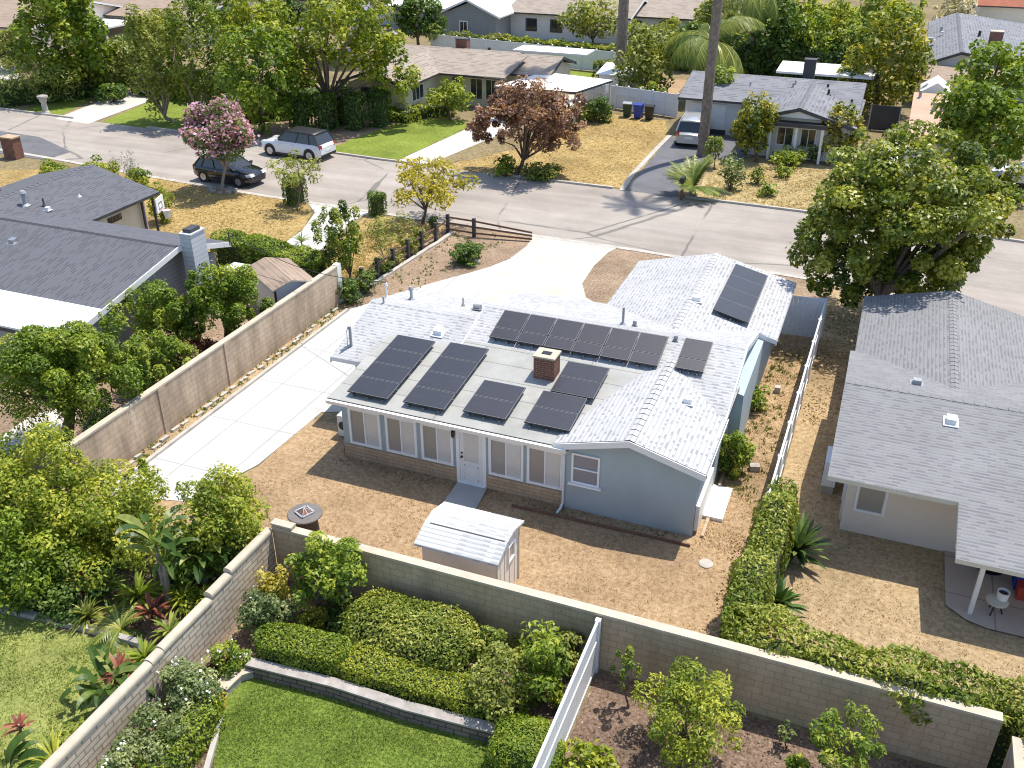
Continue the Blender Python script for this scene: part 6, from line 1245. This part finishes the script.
tree('multi_trunk_tree', 'light leaved multi trunk tree left of the large bright tree', (-46.91, 57.55, 4.96, 2.57, 4.47), 'citrus', .34, 2.2, 128, base=(-47.38, 57.36), trunk=.16, k=14, fork=.12, bark='bark_pale', bottom=-.92, aspect=.4, nclump=60, clump=.2)
tree('street_tree', 'large bright leafy tree behind the pink blossom tree', (-41.10, 56.71, 3.87, 3.05, 3.76), 'fresh', .36, 2.4, 129, base=(-41.43, 56.58), trunk=.22, nclump=70, clump=.21, bottom=-.9)
tree('jacaranda_tree', 'wide jacaranda with lilac blossom over the yellow house', [(-36.27, 61.10, 6.47, 3.50, 3.29), (-39.96, 59.64, 4.79, 2.41, 3.43), (-34.05, 61.97, 4.21, 2.42, 2.97)], 'yellowgreen', .34, 1.6, 130, base=(-37.86, 60.47), trunk=.22, k=14, fork=.35, blossom=('mauve', .02, .3, .55), nclump=70, clump=.2, aspect=.6)
tree('street_tree', 'tall yellowish tree behind the large bright tree', (-49.53, 68.31, 5.70, 3.85, 3.23), 'yellowgreen', .42, 2., 131, base=(-50.43, 67.96), trunk=.22, nclump=50, clump=.23)
gh = 'clipped columns before the yellow house'
for px, py, lab in (((-39.24, 58.36)[0],(-39.24, 58.36)[1],'leftmost dark clipped column shrub before the yellow house'), ((-37.72, 59.27)[0],(-37.72, 59.27)[1],'dark clipped column shrub just left of the jacaranda trunk'), ((-37.41, 61.29)[0],(-37.41, 61.29)[1],'dark clipped column shrub just right of the jacaranda trunk'), ((-35.84, 60.32)[0],(-35.84, 60.32)[1],'dark clipped column shrub under the yellow gable window'), ((-34.65, 61.74)[0],(-34.65, 61.74)[1],'rightmost dark clipped column at the yellow gable corner')):
    hedge('column_shrub', lab, [(px - .3, py), (px + .3, py)], 1.5, 2.6, 'deep', .24, 2.4, int(px * 3) % 50, cat='topiary', group=gh, lump=.05)
hedge('hedge', 'bright low planting in front of the yellow house wall', [(-34.05, 63.27), (-33.36, 65.56), (-31.79, 66.87)], 2.2, .9, 'yellowgreen', .26, 2., 132, lump=.3)
tree('small_tree', 'little round tree with bare stems before the yellow house', (-30.58, 65.30, 1.91, 1.63, 1.16), 'yellowgreen', .3, 2., 133, base=(-30.70, 65.25), trunk=.09, k=8)
tree('plum_tree', 'purple bronze leaved tree on the dry lawn across the street', [(-20.26, 54.40, 4.10, 3.01, 1.92), (-22.23, 53.62, 2.97, 2.12, 2.06), (-18.73, 55.00, 3.15, 2.24, 2.37)], 'purple', .22, 1.5, 134, base=(-20.89, 53.69), trunk=.16, k=12, nclump=70, clump=.18, fork=.25, fill=.8, aspect=.6)
shrub('shrub', 'green bush at the foot of the purple leaved tree', (-21.46, 53.47, 0.63, 0.86, 0.73), 'fresh', .22, 2., 135)
shrub('shrub', 'low leafy cover under the purple tree on the kerb', (-19.25, 53.88, 0.38, 1.47, 0.47), 'olive', .22, 2., 136)
shrub('shrub', 'dark rounded bush left of the three rubbish bins', (-20.16, 68.74, 0.88, 1.11, 1.03), 'deep', .26, 2.4, 137)
shrub('shrub', 'yellow green bush in front of the dark rounded bush', (-20.73, 68.51, 0.52, 0.70, 0.82), 'yellowgreen', .22, 2., 138)
tree('round_tree', 'dense dark round tree near the top by the white roofs', (-45.38, 90.17, 3.15, 2.89, 2.69), 'deep', .42, 2.8, 139, base=(-45.02, 89.10), trunk=.2, nclump=60, clump=.24)
hedge('hedge', 'long clipped hedge along the far white fence', [(-37.50, 93.27), (-24.37, 91.55)], 1.4, 1.5, 'yellowgreen', .4, 2., 140, lump=.25)
hedge('hedge', 'low planting along the far fence before the grey house', [(-44.10, 93.80), (-37.97, 93.08)], 1.5, 1.5, 'olive', .4, 1.8, 141, lump=.3)
tree('small_tree', 'scraggly tree in front of the far tan roof', (-29.60, 96.38, 3.06, 3.19, 2.38), 'olive', .4, 1.5, 142, base=(-28.96, 95.43), trunk=.15, k=10)
hedge('hedge', 'square dark hedge by the foot of the left palm trunk', [(-23.85, 81.90), (-22.16, 81.67)], 2.2, 2., 'olive', .3, 2., 143, lump=.1)
shrub('shrub', 'olive shrubbery behind the board fence right of the left palm', (-19.02, 77.09, 2.43, 2.24, 2.82), 'olive', .4, 2.2, 144)
shrub('shrub', 'bright leafy bush peeping over the board fence', (-17.77, 74.55, 0.85, 1.25, 1.00), 'fresh', .3, 2., 145)
shrub('shrub', 'dark column of foliage beside the tall palm trunk', (-11.65, 70.80, 2.08, 1.23, 2.28), 'fresh', .32, 2.2, 146)
# palms
palm('palm_tree', 'tall palm trunk rising out of the frame beside the minivan', (-11.10, 62.39), 27.5, 17, 2.5, 1.0, .6, 'palm', .27, (4.4, -2.3), 147, (-.1, .7), 'palm', 20, .3, 'tall palms', 'bark_palm')  # unseen upper trunk is bent so the crown's shadow falls on the street
palm('palm_tree', 'tall palm trunk behind the fence, left of the other', (-21.48, 78.95), 29.0, 40, 2.6, 1.9, .95, 'palm', .36, (.4, .2), 148, (-.5, 1.3), 'palm', 20, .5, 'tall palms', 'bark_palm')
palm('queen_palm', 'feathery queen palm drooping over the blue grey roof', (-14.0, 78.2), 4.6, 44, 4.6, 2.0, 1.1, 'palm', .2, (0, 0), 149, (.1, 1.35), 'palm', 40, .8)
q = (-12.17, 87.41)
palm('queen_palm', 'second feathery queen palm beside the background trees', q, 7.5, 32, 4.2, 2.0, 1.1, 'palm', .2, (0, 0), 150, (.1, 1.3), 'palm', 34, .9)
palm('fan_palm', 'low bushy palm at the kerb behind the mailbox', (-9.92, 53.75), .5, 60, 2.0, .7, .5, 'palm', .2, (0, 0), 151, (.25, 1.45), 'palm', 18, .1)
tree('small_tree', 'golden tipped bushy tree in front of blue grey roof', (-7.93, 62.63, 2.26, 1.57, 2.14), 'gold', .27, 2.6, 152, base=(-7.57, 62.26), trunk=.12, bottom=-.9, nclump=44, clump=.24)
tree('small_tree', 'golden tipped shrub tree right of the porch gable', (-2.69, 64.18, 1.93, 1.40, 1.80), 'gold', .28, 2.2, 153, base=(-2.59, 63.73), trunk=.12, bottom=-.9, nclump=34, clump=.24)
tree('young_tree', 'narrow little green tree right of the tall palm trunk', (-9.92, 59.88, 1.21, 0.60, 0.96), 'citrus', .2, 1.8, 154, base=(-9.75, 59.47), trunk=.04)
for i, (sp, lab, m) in enumerate((((-8.03, 55.71, 1.20, 0.88, 1.07), 'scraggly grey shrub in the dry garden across the street', 'grey'), ((-5.84, 55.35, 0.30, 0.58, 0.52), 'small spiky green plant near the kerb of dry garden', 'fresh'), ((-6.79, 57.48, 0.49, 0.51, 0.61), 'thin young plant in the middle of the dry garden', 'citrus'), ((-5.40, 59.35, 0.31, 0.55, 0.55), 'yellow green plant further back in the dry garden', 'yellowgreen'), ((-5.53, 62.09, 0.52, 1.21, 0.72), 'leafy bush under the porch of blue grey house', 'fresh'), ((-4.26, 64.06, 0.52, 0.84, 0.77), 'dark bush beside the porch of blue grey house', 'deep'))):
    shrub('garden_plant', lab, sp, m, .2, 1.5, 160 + i, cat='plant')
gb = 'background trees behind the far houses'
for i, (sp, lab, m) in enumerate((
    ((-10.39, 87.20, 3.73, 2.72, 3.68), 'dark bushy tree behind the blue grey roof, left', 'deep'), ((-7.46, 88.36, 3.16, 2.39, 3.09), 'dark bushy tree behind the chimney of blue grey roof', 'fresh'), ((-4.53, 88.62, 2.65, 2.29, 2.55), 'mid green tree behind the blue grey roof, right', 'citrus'),
    ((-1.27, 78.20, 3.82, 3.42, 3.57), 'big golden tree right of the blue grey roof', 'gold'), ((-1.49, 103.91, 3.89, 3.37, 2.68), 'bright round crown above the big golden tree', 'yellowgreen'), ((-16.59, 95.71, 3.82, 2.83, 2.83), 'olive tree behind the queen palm', 'olive'), ((-7.21, 105.20, 2.96, 3.09, 2.28), 'yellow green tree at top right of centre', 'yellowgreen'),
    ((4.79, 125.05, 2.04, 2.49, 1.68), 'cream flowered round tree behind the right blue roof', 'creamfl'), ((-2.34, 82.12, 1.63, 1.50, 1.67), 'dark shrub tree at the end of blue grey roof', 'deep'), ((-22.21, 100.53, 1.27, 1.93, 1.93), 'olive tree in front of the far white paving', 'olive'), ((-49.17, 82.87, 5.14, 4.50, 2.29), 'tall dark tree behind the jacaranda', 'olive'), ((-68.63, 78.62, 2.26, 2.65, 2.35), 'olive tree behind the multi trunk trees', 'olive'), ((-68.94, 88.68, 2.94, 3.73, 2.64), 'dark tree at the top behind multi trunk trees', 'deep'))):
    k = sp[3]; x_, y_ = sp[0], sp[1]
    tree('background_tree', lab, sp, m, .42, 2.3, 170 + i, base=(x_, y_), trunk=.2, group=gb, bottom=-.95, nclump=46, clump=.24)
shrub('shrub', 'small orange leaved shrub before the right porch wall', (3.40, 92.64, 0.76, 0.91, 0.95), 'gold', .3, 2., 190)
shrub('shrub', 'leafy shrub beside the pinkish flat roof', (0.98, 68.73, 0.81, 0.80, 0.95), 'fresh', .26, 1.8, 191)
shrub('shrub', 'low bushes under the white car at right edge', (7.32, 58.58, 0.52, 0.84, 0.59), 'fresh', .24, 1.8, 192)
# ------------------------------------------------------------------ undergrowth and fill
hedge('hedge', 'dark hedge bank behind the clipped columns of the yellow house', [(-46.24, 58.47), (-43.77, 60.78), (-41.86, 63.61), (-39.52, 65.98)], 3., 1.7, 'deep', .32, 2.2, 200, lump=.35)
hedge('hedge', 'dark undergrowth behind the multi trunk trees on the far lawn', [(-58.25, 64.88), (-53.65, 64.24), (-49.58, 63.51)], 3., 2., 'deep', .34, 2.2, 201, lump=.4)
hedge('hedge', 'dark undergrowth at the foot of the tall top left evergreen', [(-66.24, 56.95), (-63.76, 59.46), (-62.53, 62.36)], 3., 1.6, 'deep', .34, 2.2, 202, lump=.35)
hedge('hedge', 'dark planting along the far side of the far driveway', [(-62.78, 63.09), (-62.34, 64.97), (-62.37, 66.73)], 2.4, 1.6, 'olive', .3, 2.2, 203, lump=.35)
hedge('hedge', 'dense dark bank of shrubs behind the blue grey roof', [(-13.28, 88.83), (-8.74, 88.76), (-3.65, 88.09)], 5., 3.4, 'deep', .42, 2., 204, lump=.5)
hedge('hedge', 'olive bank of shrubs behind the queen palms', [(-23.65, 94.04), (-18.47, 92.80), (-14.52, 94.36)], 5., 3., 'olive', .42, 2., 205, lump=.5)
gb = 'background trees behind the far houses'
for i, (sp, lab, m) in enumerate((
    ((-10.51, 99.22, 3.31, 2.49, 3.27), 'yellow green background tree between two dark bushy trees', 'yellowgreen'), ((-3.16, 91.88, 2.96, 2.00, 3.07), 'mid green background tree left of the big golden tree', 'fresh'),
    ((-15.23, 102.04, 3.25, 2.29, 3.00), 'dark background tree right of the queen palms', 'deep'), ((-17.91, 90.95, 2.21, 2.02, 2.30), 'dark bushy background tree behind left palm fronds', 'deep'),
    ((-21.55, 86.53, 2.24, 1.87, 2.51), 'olive background tree right of the left palm trunk', 'olive'), ((1.12, 89.11, 2.20, 1.42, 2.45), 'golden lower crown at the right of the big golden tree', 'gold'),
    ((-55.26, 81.59, 3.40, 2.39, 3.17), 'dark tree in the gap behind the jacaranda, left', 'deep'), ((-65.02, 72.39, 1.86, 2.20, 2.11), 'dark green tree in the gap behind far driveway', 'deep'), ((-75.93, 68.09, 1.95, 2.02, 2.21), 'olive tree in front of the pinkish brown roof house', 'olive'))):
    tree('background_tree', lab, sp, m, .42, 2.6, 210 + i, base=(sp[0], sp[1]), trunk=.2, group=gb, bottom=-.97, nclump=46, clump=.25)
# left jungle undergrowth
for i, (p, lab, m, h, n, L, w) in enumerate((
    ((-16.12, 14.17), 'mid green strap leaved clump under the tall banana like plant', 'fresh', .25, 60, .8, .07), ((-14.94, 14.55), 'yellow green strap leaved clump by the slump wall', 'yellowgreen', .2, 60, .75, .06),
    ((-17.09, 13.96), 'dark green strap leaved clump beside the dark red ti plant', 'deep', .3, 60, .85, .06), ((-14.47, 13.41), 'pale green strap leaved clump at the wall foot', 'palm', .25, 44, .65, .08), ((-16.86, 13.16), 'olive strap leaved clump behind the stone kerb', 'olive', .15, 60, .7, .05),
    ((-19.06, 13.01), 'dark green strap leaved clump at the left frame edge', 'deep', .2, 60, .8, .06), ((-14.80, 16.07), 'green strap leaved clump near the top of slump wall', 'fresh', .3, 50, .8, .07))):
    strap_plant('strap_plant', lab, p, h, n, L, w, m, 230 + i, 'plant', None, (.2, 1.4), 1.1)
shrub('shrub', 'mid green shrub filling the gap behind the banana like plants', (-15.51, 15.66, 0.66, 1.11, 0.87), 'fresh', .13, 2.4, 240, nclump=34, clump=.26)
shrub('shrub', 'yellow green shrub between banana plant and lower banana clump', (-14.24, 14.59, 0.48, 0.67, 0.22), 'yellowgreen', .12, 2.2, 241)
shrub('shrub', 'dark shrub below the tall leafy shrub by the wall', (-13.99, 15.61, 0.67, 0.50, 0.78), 'deep', .12, 2.4, 242)
shrub('shrub', 'green shrub at the lower left lawn corner beside the wall', (-13.96, 9.93, 0.49, 0.48, 0.45), 'yellowgreen', .12, 1.8, 243)
# fill of the bottom bed
shrub('shrub', 'low olive bush between large rounded shrub and pale bush', (-6.94, 14.61, 0.36, 0.45, 0.21), 'olive', .09, 2.2, 250)
shrub('shrub', 'small green bush in the bed behind the broad leaved shrub', (-6.03, 16.00, 0.36, 0.43, 0.16), 'ivy', .1, 2.2, 251)
shrub('shrub', 'dark low bush under the rounded leafy small tree', (-10.74, 15.45, 0.34, 0.61, 0.18), 'deep', .1, 2.2, 252)
shrub('shrub', 'green bush between round bright bush and brownish shrub', (-5.46, 13.99, 0.32, 0.45, 0.17), 'fresh', .09, 2.2, 253)
# ------------------------------------------------------------------ short dry and green grass standing on the ground
def tufts(name, areas, n, h, mat, seed, blades=3, wid=.02):
    """loose ground cover: short blades over given polygons"""
    rng = np.random.default_rng(seed); V = []; 
    tot = []
    for poly in areas:
        p = np.array(poly); lo_, hi = p.min(0), p.max(0); q = rng.uniform(lo_, hi, (int(n * 1.0), 2))
        ins = np.zeros(len(q), bool); j = len(p) - 1
        for i in range(len(p)):
            c = ((p[i, 1] > q[:, 1]) != (p[j, 1] > q[:, 1])) & (q[:, 0] < (p[j, 0] - p[i, 0]) * (q[:, 1] - p[i, 1]) / (p[j, 1] - p[i, 1] + 1e-12) + p[i, 0]); ins ^= c; j = i
        tot.append(q[ins])
    Q = np.concatenate(tot); keep = rng.random(len(Q)) < (.35 + .65 * (np.sin(Q[:, 0] * 1.9 + np.sin(Q[:, 1] * 1.3)) * np.sin(Q[:, 1] * 1.6 + np.sin(Q[:, 0] * .7) * 2) > -.1)); Q = Q[keep]
    Q = np.repeat(Q, blades, 0) + rng.normal(size=(len(Q) * blades, 2)) * .04; k = len(Q)
    az = rng.uniform(0, 6.283, k); d = np.stack([np.cos(az), np.sin(az)], 1); hh = h * rng.uniform(.4, 1.3, k); ln = rng.uniform(.2, 1.3, k)[:, None] * hh[:, None]
    v = np.empty((k, 3, 3)); s_ = np.stack([-d[:, 1], d[:, 0]], 1) * wid
    v[:, 0, :2] = Q - s_; v[:, 1, :2] = Q + s_; v[:, 2, :2] = Q + d * ln; v[:, :2, 2] = .005; v[:, 2, 2] = .02 + hh
    me = bpy.data.meshes.new(name); me.vertices.add(k * 3); me.vertices.foreach_set('co', v.reshape(-1).astype(np.float32)); me.loops.add(k * 3); me.loops.foreach_set('vertex_index', np.arange(k * 3, dtype=np.int32))
    me.polygons.add(k); me.polygons.foreach_set('loop_start', np.arange(0, k * 3, 3, dtype=np.int32)); me.polygons.foreach_set('loop_total', np.full(k, 3, dtype=np.int32))
    at = me.attributes.new('tint', 'FLOAT', 'FACE'); at.data.foreach_set('value', rng.random(k).astype(np.float32)); me.materials.append(mat); me.update(calc_edges=True)
    o = bpy.data.objects.new(name, me); COL.objects.link(o); o['kind'] = 'stuff'; return o
LV['straw'] = leaf_mat('straw blades', (.26, .18, .10), (.46, .34, .20), (.66, .54, .36), .2)
LV['goldgrass'] = leaf_mat('golden grass blades', (.25, .19, .07), (.46, .34, .14), (.64, .51, .27), .25)
LV['turf'] = leaf_mat('turf blades', (.07, .12, .015), (.18, .25, .04), (.36, .41, .11), .3)
tufts('dry_straw', [[(-17, 17), (-1.6, 17), (-1.6, 22.2), (-14.9, 22.2), (-15.9, 24)], [(-2.9, 22), (-1.5, 22), (-1.4, 36), (-2.7, 36)]], 4000, .03, LV['straw'], 1, 3, .013)
tufts('dry_straw', [[(-.6, 17.4), (5.6, 17.3), (5.6, 21), (3.4, 21.8), (3.5, 24), (.6, 24.1), (.4, 36), (-1., 36)]], 4500, .032, LV['straw'], 2, 3, .013)
tufts('dry_grass', [[(-33.36, 34.42), (-30.59, 37.78), (-27.72, 37.83), (-30.11, 44.41), (-33.08, 44.42), (-41.48, 45.58)], [(-26.19, 53.95), (-21.50, 70.93), (-15.62, 70.53), (-14.23, 54.12), (-20.43, 53.20)], [(-9.48, 53.92), (-10.00, 60.81), (-1.74, 62.16), (-0.77, 53.20)], [(-23.29, 34.97), (-25.26, 41.17), (-22.35, 43.32), (-21.14, 40.88), (-20.94, 33.66)]], 6000, .045, LV['goldgrass'], 3, 3, .026)
tufts('lawn_grass', [[(-12.2, 10.5), (-4.6, 10.5), (-4.5, 13), (-11.4, 13.4)]], 9000, .035, LV['turf'], 4, 3, .012)
tufts('lawn_grass', [[(-19, 8), (-13.6, 8), (-13.6, 13), (-15.10, 12.79), (-19.19, 12.48)]], 9000, .035, LV['turf'], 5, 3, .012)
# fallen leaves and bark chips
tufts('leaf_litter', [[(-4, 10), (6, 10), (6, 16.2), (-4, 16.2)]], 5000, .03, LV['tan'], 6, 1, .03)
tufts('leaf_litter', [[(-1., 30), (.6, 30), (.6, 41), (-1, 41)], [(-26, 18), (-21.4, 18), (-21.4, 29), (-26, 29)]], 1800, .03, LV['tan'], 7, 1, .05)

tufts('leaf_litter', [[(-2.2, 17), (-1.5, 17), (-1.4, 23), (-1.9, 23)], [(-13, 16.7), (-1.6, 16.7), (-1.6, 17.1), (-13, 17.1)], [(-14.8, 21.9), (-3.2, 21.9), (-3.2, 22.3), (-14.8, 22.3)]], 700, .03, LV['tan'], 8, 1, .04)
LV['weed'] = leaf_mat('weeds', (.05, .09, .015), (.13, .18, .03), (.26, .30, .08), .3)
tufts('weeds', [[(-2.9, 24.5), (-1.6, 24.5), (-1.5, 36), (-2.6, 36)], [(-21.15, 18), (-20.6, 18), (-20.6, 33), (-21.15, 33)], [(-20.9, 33.5), (-19, 34), (-17, 43.5), (-20.4, 43.5)]], 260, .10, LV['weed'], 9, 5, .025)
cv = bpy.data.curves.new('power_line', 'CURVE'); cv.dimensions = '3D'; cv.bevel_depth = .013; sp_ = cv.splines.new('POLY'); sp_.points.add(12)
for i in range(13): f = i / 12; sp_.points[i].co = (-26.0 + 10.0 * f, 32.2 - 4.1 * f, 2.9 + .8 * f - .55 * math.sin(math.pi * f), 1)
dg = bpy.data.objects.new('power_line', cv); COL.objects.link(dg); me = bpy.data.meshes.new_from_object(dg.evaluated_get(bpy.context.evaluated_depsgraph_get())); bpy.data.objects.remove(dg)
me.materials.clear(); me.materials.append(M['black']); o = bpy.data.objects.new('power_line', me); COL.objects.link(o); tag(o, 'thin dark service wire sagging between the left house and the white shingle roof', 'wire')
